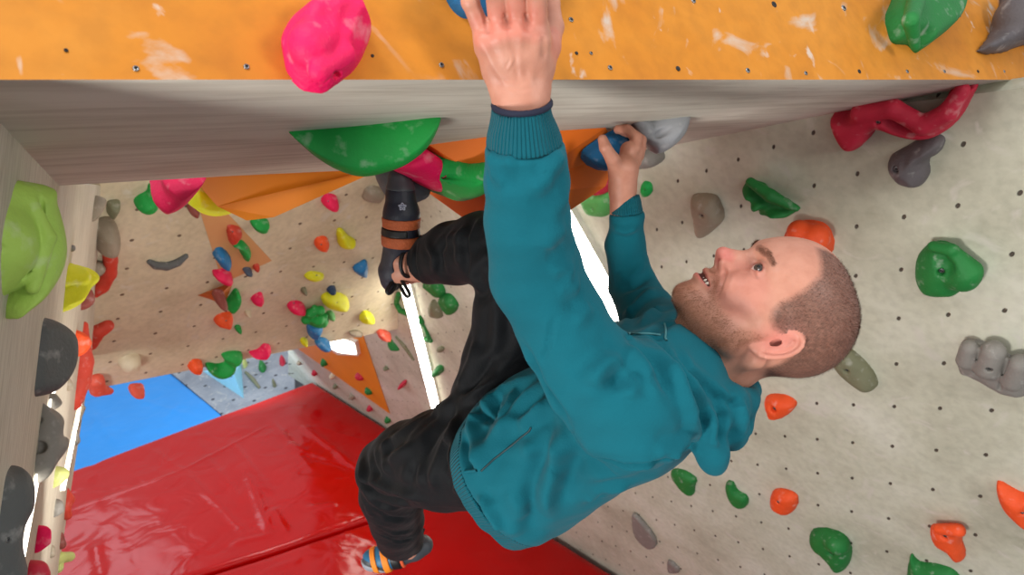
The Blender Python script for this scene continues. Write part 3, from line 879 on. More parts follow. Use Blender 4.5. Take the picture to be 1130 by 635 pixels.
hold('olive', RW, [(727, 323), (733, 321), (746, 334), (744, 340), (733, 333)], .03, 'small grey-green hold just left of the chin')
hold('dgreen', RW, [(468, 311), (482, 306), (491, 317), (492, 325), (486, 327), (478, 320)], .05, 'green hold directly below the raised trouser leg', res=1)
hold('dgreen', RW, [(486, 327), (495, 323), (503, 329), (507, 338), (501, 346), (494, 340)], .06, 'dark green oval hold below the trouser leg, lower of a touching pair', res=1)
hold('olive', RW, [(474, 337), (480, 330), (490, 349), (478, 347)], .05, 'grey-green half-round hold beside the green touching pair', res=1)
tube('dgreen', RW, [(440, 325, 3), (437, 334, 3), (442, 343, 3.4), (452, 347, 3.6), (460, 347, 4), (465, 355, 3.6), (461, 364, 3), (464, 372, 3), (475, 376, 3), (468, 360, 1.6), (464, 354, 2)], 'green curly handle-shaped hold in front of the light strip')
hold('olive', RW, ell(487, 385, 4, 3.5), .03, 'tiny dark hold right of the light strip above a green one', res=1)
hold('dgreen', RW, [(430, 370), (435, 371), (442, 386), (432, 387), (428, 380)], .05, 'dark green wedge hold at the lower right corner of the middle wall', res=1)
tube('olive', RW, [(437, 372, 1.6), (446, 382, 2.4), (456, 397, 1.8)], 'thin olive bar-shaped hold next to the dark green wedge')
SM = [('dgreen', 486, 407, 5, 4.5, 'green oval hold right of the lower part of the light strip'), ('crimson', 446, 423, 3.2, 4.6, 'small red hold left of the light strip on the cream wall'),
      ('olive', 427, 406, 3, 2.6, 'tiny grey hold right of the big orange painted triangle'), ('dgreen', 359, 399, 4.5, 6, 'green hold in the upper part of the big orange triangle'),
      ('crimson', 398, 415, 5.5, 5, 'red hold in the middle of the big orange triangle'), ('dgreen', 408, 431, 5.5, 4.6, 'green oval hold near the tip of the big orange triangle'),
      ('cream', 368, 414, 3.6, 4.4, 'whitish hold on the left side of the big orange triangle'), ('crimson', 348, 411, 3.6, 4, 'red hold on the left border of the big orange triangle'),
      ('olive', 371, 426, 3, 3.4, 'small grey star-like hold left of the big orange triangle'), ('taupe', 389, 437, 4, 4.4, 'taupe hold below the big orange triangle'),
      ('crimson', 409, 450, 3.6, 4.6, 'red hold below the tip of the big orange triangle'), ('dgreen', 429, 463, 4, 4.6, 'green hold under the tip of the big orange triangle, above the red mat'),
      ('plime', 478, 456, 5, 4, 'yellow-green hold at the lower end of the light strip'), ('taupe', 331, 400, 3, 2.6, 'tiny brown hold left of the big orange triangle')]
for c, x, y, a, b, lb in SM: hold(c, RW, ell(x, y, a, b, 30), .09, lb, res=.8)
SMF = [('crimson', 312, 401, 3, 4, 'small dark red hold on the far bluish wall'), ('dgreen', 290, 407, 4.4, 5, 'dark green hold on the far bluish wall'), ('olive', 303, 426, 2.4, 2.2, 'tiny dark hold on the far wall above the mat edge'),
       ('navy', 256, 413, 3, 4, 'small blue hold on the pale blue pyramid volume'), ('plime', 271, 404, 2, 4, 'thin yellow hold on the far wall right of the pale blue volume')]
for c, x, y, a, b, lb in SMF: hold(c, FW, ell(x, y, a, b, 30), .12, lb, res=.8, lift=.2 if 'pyramid' in lb else 0)
tube('olive', FW, [(271, 411, 1.6), (279, 419, 2.4), (286, 428, 1.6)], 'grey-brown bar-shaped hold on the far bluish wall')

# --- middle wall
B_ = [
    ('green', [(147, 222), (152, 215), (161, 210), (164, 202), (172, 203), (173, 222), (160, 229), (150, 227)], .07, 'green hold at the left end of the middle wall beside the pink one', None),
    ('maroon', ell(212, 228, 7, 5.5), .06, 'dusky brown-red hold under the left end of the yellow one', None),
    ('green', [(276, 243), (287, 240), (296, 243), (292, 250), (284, 252), (278, 249)], .06, 'green half-round hold below the tip of the flat orange volume', None),
    ('red', [(250, 248), (262, 249), (266, 254), (258, 263), (252, 266)], .06, 'red triangular hold on the faded orange triangle', (257, 257)),
    ('green', [(254, 268), (260, 264), (268, 265), (275, 273), (276, 281), (270, 286), (265, 279), (262, 273)], .06, 'green crescent hold in the middle of the faded orange triangle', (273, 275)),
    ('blue', [(234, 279), (238, 273), (246, 273), (254, 283), (251, 290), (243, 291), (238, 286)], .08, 'round blue hold on the left border of the faded orange triangle', None),
    ('pink', [(234, 298), (240, 297), (247, 295), (255, 301), (254, 307), (243, 308), (235, 303)], .07, 'pink two-lobed hold on the faded orange triangle', None),
    ('slate', ell(272, 297, 5, 3), .05, 'small slate-blue hold at the lower edge of the faded orange triangle', None),
    ('red', ell(282, 293, 4, 2.6, -25), .04, 'small red hold near the right tip of the faded orange triangle', None),
    ('maroon', ell(240, 323, 7, 5), .12, 'brown-red hold sitting on the small pyramid volume', None),
    ('green', [(247, 334), (253, 325), (258, 318), (263, 319), (263, 326), (256, 335), (250, 337)], .08, 'green half-moon hold against the small pyramid volume', None),
    ('pink', [(276, 329), (282, 324), (288, 322), (290, 327), (287, 332), (280, 333)], .06, 'small pink hold right of the small pyramid volume', None),
    ('pink', [(316, 337), (321, 332), (331, 332), (336, 337), (333, 342), (321, 342)], .07, 'flat pink hold left of the big yellow oval', (325, 336)),
    ('olive', ell(335, 320, 3.4, 3), .04, 'tiny dark grey hold left of the small navy one on the middle wall', None),
    ('yellow', [(335, 304), (343, 299), (357, 302), (350, 307), (342, 308)], .04, 'flat yellow hold above the tiny dark grey one', (350, 305)),
    ('navy', ell(365, 318, 5, 2.6, -25), .05, 'small navy hold above the big yellow oval', None),
    ('yellow', ell(369, 330, 15.5, 8.5, 8, .03), .08, 'big yellow oval hold in the middle of the wall', (372, 335)),
    ('blue', [(339, 357), (355, 357), (352, 366), (345, 371), (339, 368)], .07, 'blue hold directly under the green cluster', None),
    ('yellow', [(396, 350), (400, 343), (407, 343), (413, 350), (409, 354), (398, 354)], .06, 'yellow hold in the brightly lit corner of the middle wall', None),
    ('taupe', ell(392, 367, 8, 3), .04, 'tan shadow built as a flat hold near the lower edge of the middle wall', None),  # beige shadow on the wall, built as a raised tan ellipse
    ('coral', [(415, 366), (420, 363), (430, 366), (429, 372), (418, 372)], .07, 'coral hold at the lower right corner of the middle wall', None),
    ('yellow', ell(335, 376, 4, 4), .05, 'small pale yellow hold at the lower edge of the middle wall', None),
    ('blue', ell(355, 377, 8.5, 5), .08, 'blue rounded hold on the lower edge of the middle wall next to the glowing panel', None),
    ('orange', [(235, 352), (242, 346), (254, 344), (256, 351), (251, 357), (240, 356)], .07, 'orange-red pointed hold below the small pyramid volume', (250, 355)),
    ('green', ell(262, 361, 3.8, 2.8), .05, 'tiny green hold right of the orange-red pointed one', None),
    ('cream', ell(273, 345, 4, 2.6), .04, 'tiny cream hold between the orange-red pointed one and the flat pink one', None),
    ('pink', [(274, 388), (284, 385), (291, 379), (298, 381), (296, 388), (288, 392), (278, 391)], .07, 'pink hooked hold at the lower edge of the middle wall', None),
    ('green', [(244, 391), (254, 387), (266, 388), (266, 393), (261, 396), (259, 403), (251, 409), (237, 413), (229, 408), (226, 401), (232, 400), (241, 401), (248, 398)], .08, 'green S-shaped hold at the lower edge of the middle wall above the pale blue volume', None),
    ('orange', [(207, 402), (213, 396), (222, 397), (222, 404), (217, 407), (208, 406)], .07, 'orange hold left of the green S-shaped one', None),
    ('blue', [(388, 295), (396, 289), (404, 286), (404, 302), (395, 302)], .06, 'blue drop-shaped hold left of the heel of the raised shoe', None),
    ('yellow', [(371, 252), (377, 251), (384, 259), (392, 264), (387, 270), (375, 271), (371, 264)], .06, 'yellow angular hold left of the raised shoe', None),
    ('orange', ell(354, 267, 8, 7, -20), .06, 'orange-red hold left of the yellow angular one', (355, 271)),
    ('pink', ell(363, 220, 9, 7), .07, 'pink round hold below the flat orange volume', (363, 223)),
    ('taupe', ell(411, 213, 12, 8, -10), .05, 'flat brown-grey hold left of the toe of the raised shoe', None),
    ('cream', ell(143, 398, 13, 7, -15), .07, 'cream hold in the bright patch at the lower left of the middle wall', None),
    ('coral', ell(150, 427, 9, 4, -8), .08, 'coral hold under the lower edge of the middle wall', None),
]
for c, ol, H, lb, bt in B_: hold(c, BP, ol, H, lb, bolt=(bt + (1.3,)) if bt else None, res=.8, lift=.06 if 'sitting on' in lb else 0)
tube('dgrey', BP, [(165, 289, 3), (172, 293, 4.5), (184, 294, 5), (196, 290, 4.5), (205, 283, 3)], 'dark grey crescent hold on the left part of the middle wall')
o_ = hold('green', BP, ell(348, 350, 14, 9), .05, 'green leafy cluster hold in the middle wall above a blue one', adds=[(343, 346, 6, .05), (353, 343, 5.5, .06), (338, 353, 5.5, .04), (351, 353, 7, .06), (347, 340, 3.5, .04), (358, 349, 4, .05)], res=.7)
hold('pgreen', BP, ell(364, 347, 5, 4.5), .05, 'pale green hold against the right side of the green leafy cluster', res=.8)

# --- underside of the overhang
hold('green', BU, [(311, 128), (322, 125), (360, 126), (400, 124), (440, 118), (468, 113), (485, 115), (484, 127), (473, 148), (452, 165), (430, 174), (405, 180), (380, 178), (352, 165), (330, 148)], .07,
     'large glossy green scoop-shaped hold on the grey plywood underside', R=.05, lumps=.015,
     
     subs=[(345, 135, 9, .06, 400, 141, 18, .058), (400, 141, 18, .058, 458, 130, 12, .058)], bolt=(476, 118, 3))
hold('pink', BU, [(177, 191), (194, 186), (212, 185), (227, 187), (225, 194), (212, 210), (199, 221), (182, 227), (172, 222), (167, 213), (177, 202)], .07,
     'pink hold with three small slots at the back corner of the overhang', lumps=.02, R=.05, subs=[(181, 193, 1.5, .05, 182, 199, 1.5, .09), (187, 192, 1.5, .05, 188, 198, 1.5, .09), (193, 191, 1.5, .05, 194, 196, 1.5, .09)])
hold('yellow', BU, [(205, 218), (216, 205), (232, 208), (252, 208), (270, 203), (284, 197), (291, 200), (286, 209), (270, 222), (255, 231), (238, 234), (222, 231), (212, 225)], .05,
     'yellow banana-shaped hold in front of the flat orange volume', lumps=.03, lift=.12)
VP2 = Plane(v2[0], v2[1], v2[10])
hold('hotpink', Plane((423, 182, 1.36), (478, 172, 1.31), (450, 190, 1.33)), [(424, 182), (436, 175), (452, 166), (468, 164), (478, 171), (476, 182), (463, 189), (442, 189)], .02, 'pink disc-like hold above the toe of the raised shoe', R=.012, lumps=.02, base_h=.14)
VP3 = Plane(v2[9], v2[1], v2[10])
hold('bgreen', VP3, [(473, 168), (489, 174), (516, 181), (545, 180), (545, 204), (522, 214), (502, 208), (482, 200), (470, 189)], .035, 'green ribbed hold on the faceted orange volume left of the arm', lumps=.03, bolt=(496, 203, 2.4),
     subs=[(474, 175, 3, .02, 540, 186, 3.2, .034), (472, 183, 3, .024, 538, 194, 3.2, .034), (478, 192, 3, .024, 534, 203, 3.2, .032)], res=.8)
hold('ltgrey', BU, [(690, 125), (704, 119), (744, 115), (761, 120), (758, 137), (745, 150), (728, 159), (713, 157), (700, 141)], .07, 'pale grey translucent pocket hold beside the right hand', lumps=.03, R=.05,
     adds=[(712, 142, 9, .05, 722, 152, 7, .04), (700, 128, 6, .04, 712, 142, 9, .05)], subs=[(726, 149, 4, .06, 748, 138, 7, .065)])
hold('crimson', RW, [(920, 125), (932, 122), (940, 121), (945, 115), (965, 111), (985, 109), (992, 118), (1008, 128), (1028, 127), (1041, 115), (1050, 98), (1066, 93), (1080, 91), (1075, 104), (1060, 130), (1038, 145), (1016, 148), (992, 143), (973, 137), (962, 150), (950, 160), (937, 159), (926, 145)], .06,
     'large crimson curved handle hold where the overhang meets the cream wall', R=.03, lumps=.02, lift=.0, subs=[(932, 130, 5, .07, 938, 146, 3.5, .07)], bolt=(968, 136, 3),
     adds=[(950, 125, 11, .045, 985, 120, 10, .05), (985, 120, 10, .05, 1018, 138, 10, .055), (1018, 138, 10, .055, 1045, 125, 10, .05), (1045, 125, 10, .05, 1062, 99, 7, .04)])

# --- orange front
hold('hotpink', BF, [(308, 50), (318, 28), (338, 14), (362, 11), (376, 11), (381, 4), (387, 4), (391, 16), (395, 26), (406, 41), (402, 57), (388, 81), (368, 96), (345, 101), (325, 90), (312, 72)], .05,
     'big pink skull-like hold with small horn on the orange front left of the hand', lumps=.10, adds=[(344, 50, 24, .034), (384, 12, 5, .03), (352, 78, 12, .035, 380, 60, 12, .035)], subs=[(372, 84, 4.5, .01, 374, 82, 5.5, .07)], R=.03)
hold('dgreen', BF, [(976, 19), (981, 6), (990, -8), (1020, -14), (1043, -8), (1048, 6), (1046, 21), (1038, 37), (1018, 54), (1009, 59), (1001, 51), (984, 49), (978, 34)], .05,
     'green round hold with raised fin at the top right', R=.02, lumps=.06, adds=[(1012, -2, 9, .05, 1005, 22, 8, .07), (1005, 22, 8, .07, 1010, 52, 5, .04)], subs=[(1027, 22, 5, .07, 1022, 34, 4, .06)])
hold('rgrey', BF, [(1075, 60), (1086, 44), (1095, 25), (1101, 6), (1106, -8), (1150, -12), (1150, 46), (1125, 52), (1100, 61)], .08, 'dark grey pointed hold at the top right corner', lumps=.03, adds=[(1125, 20, 24, .05)])
hold('blue', BF, [(488, -14), (494, 4), (504, 16), (515, 21), (530, 18), (560, 20), (590, 14), (606, -6), (612, -34), (590, -56), (550, -62), (512, -54), (494, -38)], .045,
     'blue hold gripped by the left hand at the top of the picture', R=.03, lumps=.04)

# --- left wall
LL = LW
hold('lime', LL, [(-60, 205), (43, 203), (54, 223), (64, 262), (62, 295), (43, 328), (22, 346), (11, 353), (8, 338), (14, 320), (-40, 330)], .035, 'large lime green disc-shaped hold with thick rim on the left wall', R=.03, lumps=.01, lift=.045,
     adds=[(-22, 262, 40, .015, -10, 268, 40, .015), (36, 222, 5, .03, 52, 262, 9, .04), (52, 262, 9, .04, 36, 318, 7, .03)], subs=[(4, 276, 6, .06, 4, 276, 7, .12), (46, 216, 2.5, .032, 45, 262, 6, .034), (45, 262, 6, .034, 26, 308, 3, .034)])
hold('yellow', LL, [(64, 291), (78, 291), (93, 295), (97, 307), (89, 322), (73, 339), (57, 345), (56, 330), (58, 310)], .05, 'bright yellow crumpled hold right of the lime disc', lumps=.3, seed=3)
hold('maroon', LL, [(80, 338), (88, 322), (93, 316), (99, 325), (97, 336), (88, 343)], .12, 'brown-red domed hold peeking out from behind the crumpled yellow one')
hold('dgrey', LL, [(17, 437), (17, 410), (20, 370), (28, 352), (45, 350), (65, 358), (76, 372), (76, 399), (66, 421), (48, 436)], .035, 'large dark grey rounded hold on the left wall below the lime disc', R=.03, lumps=.01, subs=[(30, 362, .8, .036, 55, 372, .8, .036), (55, 372, .8, .036, 60, 410, .8, .036)])
hold('orange', LL, [(74, 365), (87, 366), (95, 378), (86, 392), (75, 393)], .13, 'orange nub hold to the right of the large dark grey one')
tube('red', LL, [(92, 360, 5), (89, 378, 9), (91, 400, 11), (88, 420, 11), (83, 438, 9), (82, 446, 7)], 'long red column-like hold along the edge of the left wall')
tube('red', BP, [(118, 360, 7), (108, 366, 8), (100, 380, 7)], 'red forked knob beside the long red column-like hold')
tube('coral', BP, [(106, 420, 8), (108, 430, 8), (121, 432, 4)], 'coral knob at the lower left corner of the middle wall')
tube('red', BP, [(119, 272, 6), (122, 288, 7), (120, 302, 8), (112, 316, 8), (105, 323, 6)], 'red crescent hold in the corner below the taupe barrel-shaped one')
hold('taupe', BP, [(101, 246), (110, 240), (121, 238), (129, 247), (130, 261), (122, 268), (101, 266)], .12, 'taupe barrel-shaped hold in the corner', lumps=.01)
hold('taupe', LL, [(108, 216), (113, 222), (107, 237), (97, 246), (95, 238), (100, 225)], .1, 'taupe pointed hold above the barrel-shaped one', lumps=.02)
hold('olive', BP, [(118, 222), (132, 221), (126, 234), (118, 235)], .05, 'small brown wedge hold beside the taupe pointed one')
hold('grey', LL, ell(79, 274, 3, 4), .03, 'tiny grey hold on the plywood right of the lime disc')
hold('taupe', LL, [(101, 292), (107, 288), (113, 296), (109, 304), (100, 308)], .08, 'small ribbed taupe hold left of the red crescent', subs=[(102, 294, .8, .08, 111, 299, .8, .08), (101, 300, .8, .08, 109, 303, .8, .08)])
hold('grey', LL, [(28, 442), (42, 446), (55, 454), (60, 465), (59, 478), (65, 482), (63, 497), (52, 512), (44, 526), (32, 535), (17, 516), (21, 481)], .06, 'grey hold with two round pockets below the large dark grey one', R=.04, lumps=.02, subs=[(44, 494, 6.5, .035, 44, 494, 7.5, .10), (42, 464, 4, .035, 42, 464, 5, .09)])
hold('grey', LL, [(47, 438), (56, 433), (64, 444), (57, 453), (48, 450)], .10, 'small grey pocket hold under the large dark grey one', subs=[(54, 443, 2.5, .05, 54, 443, 3, .11)])
hold('dgrey', LL, [(-40, 517), (0, 515), (17, 515), (30, 532), (30, 562), (20, 583), (18, 605), (22, 640), (-10, 690), (-60, 690)], .04, 'dark grey bulging hold in the lower left corner', R=.04, lumps=.01, bolt=(11, 596, 3))
hold('plime', LL, [(53, 518), (69, 516), (70, 528), (60, 537), (51, 540)], .08, 'pale lime block-shaped hold below the grey two-pocket hold')
hold('grey', LL, [(56, 556), (64, 551), (67, 565), (56, 572)], .08, 'small grey hold low on the left wall')
tube('red', LL, [(71, 543, 5), (75, 552, 6.5), (72, 562, 5), (74, 569, 5)], 'red knobby hold at the lower free edge of the left wall')
hold('hotpink', LL, [(37, 583), (46, 582), (47, 599), (40, 608), (33, 611)], .04, 'pink narrow hold in front of the thin light strip')
hold('crimson', LL, [(20, 626), (29, 619), (40, 620), (44, 634), (38, 648), (20, 645)], .05, 'pink-red hold at the bottom of the left wall, cut by the picture edge')
tube('plime', LL, [(57, 621, 5), (66, 616, 6), (77, 615, 5), (66, 616, 5), (64, 628, 5)], 'pale lime cross-shaped hold at the bottom of the left wall')
tube('taupe', LL, [(74, 421, 4), (76, 427, 5)], 'small taupe knob left of the long red column-like hold')
tube('taupe', LL, [(90, 451, 4), (84, 462, 5), (85, 468, 4)], 'taupe bumpy hold at the edge of the left wall below the red column')
tube('grey', LL, [(81, 478, 4.5), (83, 487, 5)], 'grey round knob at the edge of the left wall above the mat corner')
tube('maroon', LL, [(66, 592, 4), (68, 602, 4.5)], 'brown knob low on the edge of the left wall')
tube('taupe', LL, [(56, 606, 4), (57, 612, 4)], 'taupe knob low on the left wall left of the brown one')
# grey hold the toe stands on
COLR['steel'] = (100, 106, 114)
hold('steel', Plane((414, 196, 1.52), (470, 190, 1.52), (440, 226, 1.47)), [(414, 194), (419, 186), (440, 181), (462, 188), (474, 205), (470, 219), (440, 226), (424, 214)], .05, 'dark grey rounded foothold under the toe of the raised shoe', lumps=.02)
# blue hold in the right hand
HB = Plane(v2[3], v2[5], v2[10])
hold('blue', HB, [(642, 169), (652, 160), (668, 147), (682, 143), (690, 154), (686, 167), (668, 179), (648, 183)], .065, 'blue hold pinched by the right hand on the orange volume', lumps=.08, subs=[(640, 174, 1.5, .05, 672, 168, 1.5, .06)], res=.8)

# ================================================================ the climber
# head frame fitted to the face landmarks: columns are forward, left, up in camera-aligned axes
HR = np.array([[-0.4258, -0.0886, 0.9005], [0.8829, -0.2584, 0.392], [0.1979, 0.962, 0.1883]])
HO = np.array([0.3575, -0.0449, -0.9893])


def h2c(p): return np.asarray(p) @ HR.T + HO


def c2h(P): return (P - HO) @ HR


I3 = np.eye(3)


def rotm(ax, deg):
    a = math.radians(deg); c, s = math.cos(a), math.sin(a)
    return np.array({'x': [[1, 0, 0], [0, c, -s], [0, s, c]], 'y': [[c, 0, s], [0, 1, 0], [-s, 0, c]], 'z': [[c, -s, 0], [s, c, 0], [0, 0, 1]]}[ax])


A3 = lambda *p: np.array(p, float)
EYE = A3(.0745, .0315, .020)
NECKB = c2h(pt(757, 414, 1.07)); NECKM = c2h(pt(792, 392, 1.03))


def ear_pts():
    c = A3(-.010, .0745, .003); up = A3(-.22, .10, 1.); up /= np.linalg.norm(up)
    bk = A3(-.80, .52, -.12); bk -= up * (bk @ up); bk /= np.linalg.norm(bk)
    return c, up, bk, np.cross(up, bk)


EC, EU, EB, EN = ear_pts()


def ear_field(S):
    """S: head space points mirrored to y>0."""
    L = S - EC; u = L @ EU; b = L @ EB; n = L @ EN
    # plate
    th = .0022 + 0 * u
    rr = np.sqrt((u / .031) ** 2 + ((b - .004) / .0185) ** 2)
    plate = np.maximum((rr - 1) * .018, np.abs(n - .0015 * 0 - .004 * rr ** 2) - th)
    hel = [(EC + EU * (.031 * math.cos(a)) + EB * (.004 + .0185 * math.sin(a)) + EN * .0, .0034) for a in np.radians(np.arange(-55, 165, 20))]
    d = smin(plate, chain(S, hel, .001), .003)
    anti = [(EC + EU * (.019 * math.cos(a)) + EB * (.003 + .0105 * math.sin(a)), .0028) for a in np.radians(np.arange(10, 160, 25))]
    d = smin(d, chain(S, anti, .001), .002)
    d = smin(d, sd_ell(S, EC - EU * .027 + EB * .004, np.stack([EU, EB, EN]), (.010, .008, .0045)), .004)
    d = smin(d, sd_ell(S, EC - EU * .004 - EB * .010, np.stack([EU, EB, EN]), (.007, .004, .005)), .004)
    d = smax(d, -sd_ell(S, EC - EU * .003 + EB * .002 + EN * .002, np.stack([EU, EB, EN]), (.0085, .005, .0045)), .004)
    return d


def head_field(P):
    H = c2h(P); S = H.copy(); S[:, 1] = np.abs(S[:, 1])
    d = sd_ell(S, A3(-.012, 0, .046), I3, (.096, .077, .087))
    d = smin(d, sd_ell(S, A3(.034, 0, .058), I3, (.060, .064, .064)), .03)
    d = smin(d, sd_ell(S, A3(.036, 0, -.012), I3, (.054, .060, .066)), .025)
    d = smin(d, sd_ell(S, A3(.056, 0, -.046), I3, (.038, .037, .040)), .02)
    d = smin(d, sd_seg(S, A3(.008, .050, -.050), A3(.070, .013, -.082), .019, .015), .024)
    d = smin(d, sd_seg(S, A3(.006, .058, -.01), A3(.008, .050, -.052), .018, .020), .02)
    d = smin(d, sd_ell(S, A3(.074, 0, -.085), I3, (.017, .017, .014)), .014)
    d = smin(d, sd_seg(S, A3(.064, .040, -.006), A3(.026, .062, .002), .018, .012), .018)
    # under the jaw
    d = smin(d, sd_ell(S, A3(.03, 0, -.075), I3, (.040, .040, .018)), .02)
    # brow
    d = smin(d, sd_seg(S, A3(.086, .008, .038), A3(.068, .046, .039), .012, .010), .016)
    d = smin(d, sd_ell(S, A3(.058, 0, .046), I3, (.036, .038, .032)), .03)
    # sockets
    d = smax(d, -sd_ell(S, A3(.099, .031, .019), I3, (.020, .020, .014)), .014)
    # eyelids then the opening
    lid = np.sqrt(((S - EYE) ** 2).sum(1)) - .0142
    d = smin(d, lid, .006)
    Rt = rotm('y', 0) @ rotm('x', -8)
    d = smax(d, -sd_ell(S, A3(.0885, .0325, .0192), Rt, (.016, .0138, .0066)), .0010)
    # nose
    nose = sd_seg(S, A3(.086, 0, .028), A3(.108, 0, -.009), .0072, .0092)
    nose = smin(nose, sd_ell(S, A3(.109, 0, -.013), I3, (.0115, .0115, .0095)), .006)
    nose = smin(nose, sd_ell(S, A3(.096, .0135, -.018), I3, (.0115, .0065, .0085)), .005)
    nose = smin(nose, sd_seg(S, A3(.105, 0, -.020), A3(.090, 0, -.026), .0055, .006), .004)
    nose = smin(nose, sd_seg(S, A3(.088, .006, .01), A3(.092, .010, -.012), .008, .008), .008)
    d = smin(d, nose, .010)
    d = smax(d, -sd_ell(S, A3(.102, .0075, -.0235), rotm('z', -15), (.0085, .0036, .0052)), .0015)
    # lips
    up = chain(S, [(A3(.0965, 0, -.0425), .0050), (A3(.0925, .012, -.0438), .0046), (A3(.079, .0295, -.0475), .0026)], .002)
    lo = chain(S, [(A3(.0945, 0, -.0570), .0058), (A3(.0905, .012, -.0560), .0052), (A3(.079, .029, -.0500), .0026)], .002)
    d = smin(d, up, .005); d = smin(d, lo, .005)
    d = smax(d, -chain(S, [(A3(.101, 0, -.0502), .0040), (A3(.0945, .014, -.0500), .0038), (A3(.082, .0295, -.0488), .0014)], .001), .0015)
    # smile fold and cheek
    d = smin(d, sd_ell(S, A3(.066, .038, -.022), I3, (.020, .017, .019)), .014)
    d = smin(d, ear_field(S), .004)
    # neck (not mirrored)
    n1 = chain(H, [(A3(-.026, 0, -.010), .052), (NECKM, .0560), (NECKB, .062)], .03)
    n1 = smin(n1, sd_seg(H, A3(.020, 0, -.075), NECKB + A3(.02, 0, 0), .034, .05), .03)
    d = smin(d, n1, .022)
    # tendon at the side of the neck
    d = smin(d, sd_seg(H, A3(-.03, .060, -.03), NECKB + A3(.03, .03, 0), .012, .014), .02)
    return d


hv, hq = mesh_field(head_field, HO - A3(.17, .24, .16), HO + A3(.16, .15, .15), .0017)
HV = c2h(hv)
keepv = hv @ A3(1, 0, 0)


def seg2(a, b): return a, b


# ---- hands. Points are (px, py, depth, r_px)
def pc(l): return [(pt(x, y, t), r * t / F) for x, y, t, r in l]


LHW = (574, 118, .715, 27)
L_F = [
    [(533, 38, .695, 10), (519, 2, .675, 9.6), (513, -16, .695, 9.0), (514, -26, .725, 8.0)],
    [(550, 28, .688, 11), (545, -16, .655, 10.5), (543, -38, .680, 9.8), (543, -48, .715, 8.8)],
    [(571, 24, .685, 11.5), (567, -22, .650, 11), (566, -46, .672, 10.2), (566, -57, .71, 9.0)],
    [(593, 30, .688, 11.5), (593, -14, .655, 11), (590, -38, .675, 10.0), (588, -50, .71, 8.8)]]
L_T = [(592, 92, .722, 14), (603, 52, .722, 15.5), (610, 30, .735, 12), (606, 4, .745, 11.5), (600, -14, .755, 9)]


def lhand(P):
    w = pt(574, 116, .722); wr = .0225
    d = None
    for i, (x, y, t, r) in enumerate([(536, 46, .700, 14), (552, 40, .692, 14.5), (570, 38, .690, 15), (590, 42, .694, 15)]):
        wx = [560, 569, 578, 588][i]
        q = chain(P, [(pt(wx, 112, .722), 17 * .722 / F), (pt((wx + x) / 2 + 0, 78, .712), 15.5 * .71 / F), (pt(x, y, t + .006), r * t / F)], .006)
        d = q if d is None else smin(d, q, .008)
    d = smin(d, chain(P, [(pt(567, 150, .735), .021), (pt(573, 108, .722), .0215)], .0), .01)
    d = smin(d, chain(P, [(pt(585, 150, .738), .021), (pt(583, 108, .722), .0200)], .0), .01)
    for i, f in enumerate(L_F):
        c = pc(f)
        q = chain(P, c, .0015)
        q = smin(q, np.sqrt(((P - c[0][0]) ** 2).sum(1)) - c[0][1] * 1.0, .003)
        q = smin(q, np.sqrt(((P - c[1][0]) ** 2).sum(1)) - c[1][1] * 1.03, .003)
        root = pt(f[0][0], f[0][1] + 16, f[0][2] + .006)
        q = smin(q, sd_seg(P, root, c[0][0], c[0][1] * .95, c[0][1]), .004)
        d = smin(d, q, .0045)
    d = smin(d, chain(P, pc([(536, 48, .690, 12), (553, 41, .684, 13), (574, 39, .683, 13), (595, 45, .689, 12)]), .004), .008)
    d = smin(d, chain(P, pc([(546, 66, .699, 13), (562, 62, .695, 14), (578, 62, .695, 14), (592, 66, .699, 12)]), .004), .010)
    # tendons on the back of the hand
    for i, (x, wx) in enumerate([(532, 566), (550, 571), (571, 577), (592, 583)]):
        d = smin(d, sd_seg(P, pt(x, 44, .6765 + .005), pt(wx, 100, .7035), .0014, .0010), .009)
    th = chain(P, pc(L_T), .004)
    d = smin(d, th, .012)
    d = smin(d, chain(P, pc([(596, 72, .715, 12), (592, 40, .70, 12)]), .0), .012)
    return d


def rhand(P):
    T = 1.36
    d = chain(P, pc([(687, 240, 1.385, 14), (687, 208, 1.36, 14.5), (688, 188, 1.35, 17)]), .01)
    for (x, y, t, r) in [(694, 166, 1.355, 10), (700, 168, 1.375, 10), (699, 172, 1.40, 9.5), (697, 178, 1.42, 8.5)]:
        d = smin(d, chain(P, pc([(690, 200, 1.37, 10), (x, y, t, r)]), .006), .008)
    d = smin(d, chain(P, pc([(683, 192, 1.345, 10), (676, 176, 1.315, 7.8), (668, 163, 1.30, 6.6), (665, 154, 1.30, 5.4)]), .003), .008)
    fing = [[(700, 163, 1.355, 7), (702, 152, 1.36, 6.4), (692, 143, 1.37, 5.8), (682, 143, 1.385, 5)],
            [(705, 167, 1.38, 7), (707, 155, 1.385, 6.4), (697, 146, 1.40, 5.8), (687, 147, 1.41, 5)],
            [(704, 173, 1.405, 6.6), (707, 162, 1.41, 6.2), (698, 154, 1.425, 5.6), (689, 155, 1.435, 4.8)],
            [(702, 179, 1.425, 6), (704, 170, 1.43, 5.4), (697, 163, 1.44, 5), (690, 164, 1.45, 4.4)]]
    for f in fing: d = smin(d, chain(P, pc(f), .002), .004)
    return d


# torso frame
HIP = pt(562, 520, 1.27); NB = pt(752, 412, 1.06)
SL = np.linalg.norm(NB - HIP); S_ = (NB - HIP) / SL
LAT = A3(-.29, -.14, .945); LAT = LAT - S_ * (LAT @ S_); LAT /= np.linalg.norm(LAT)
FR = np.cross(LAT, S_)


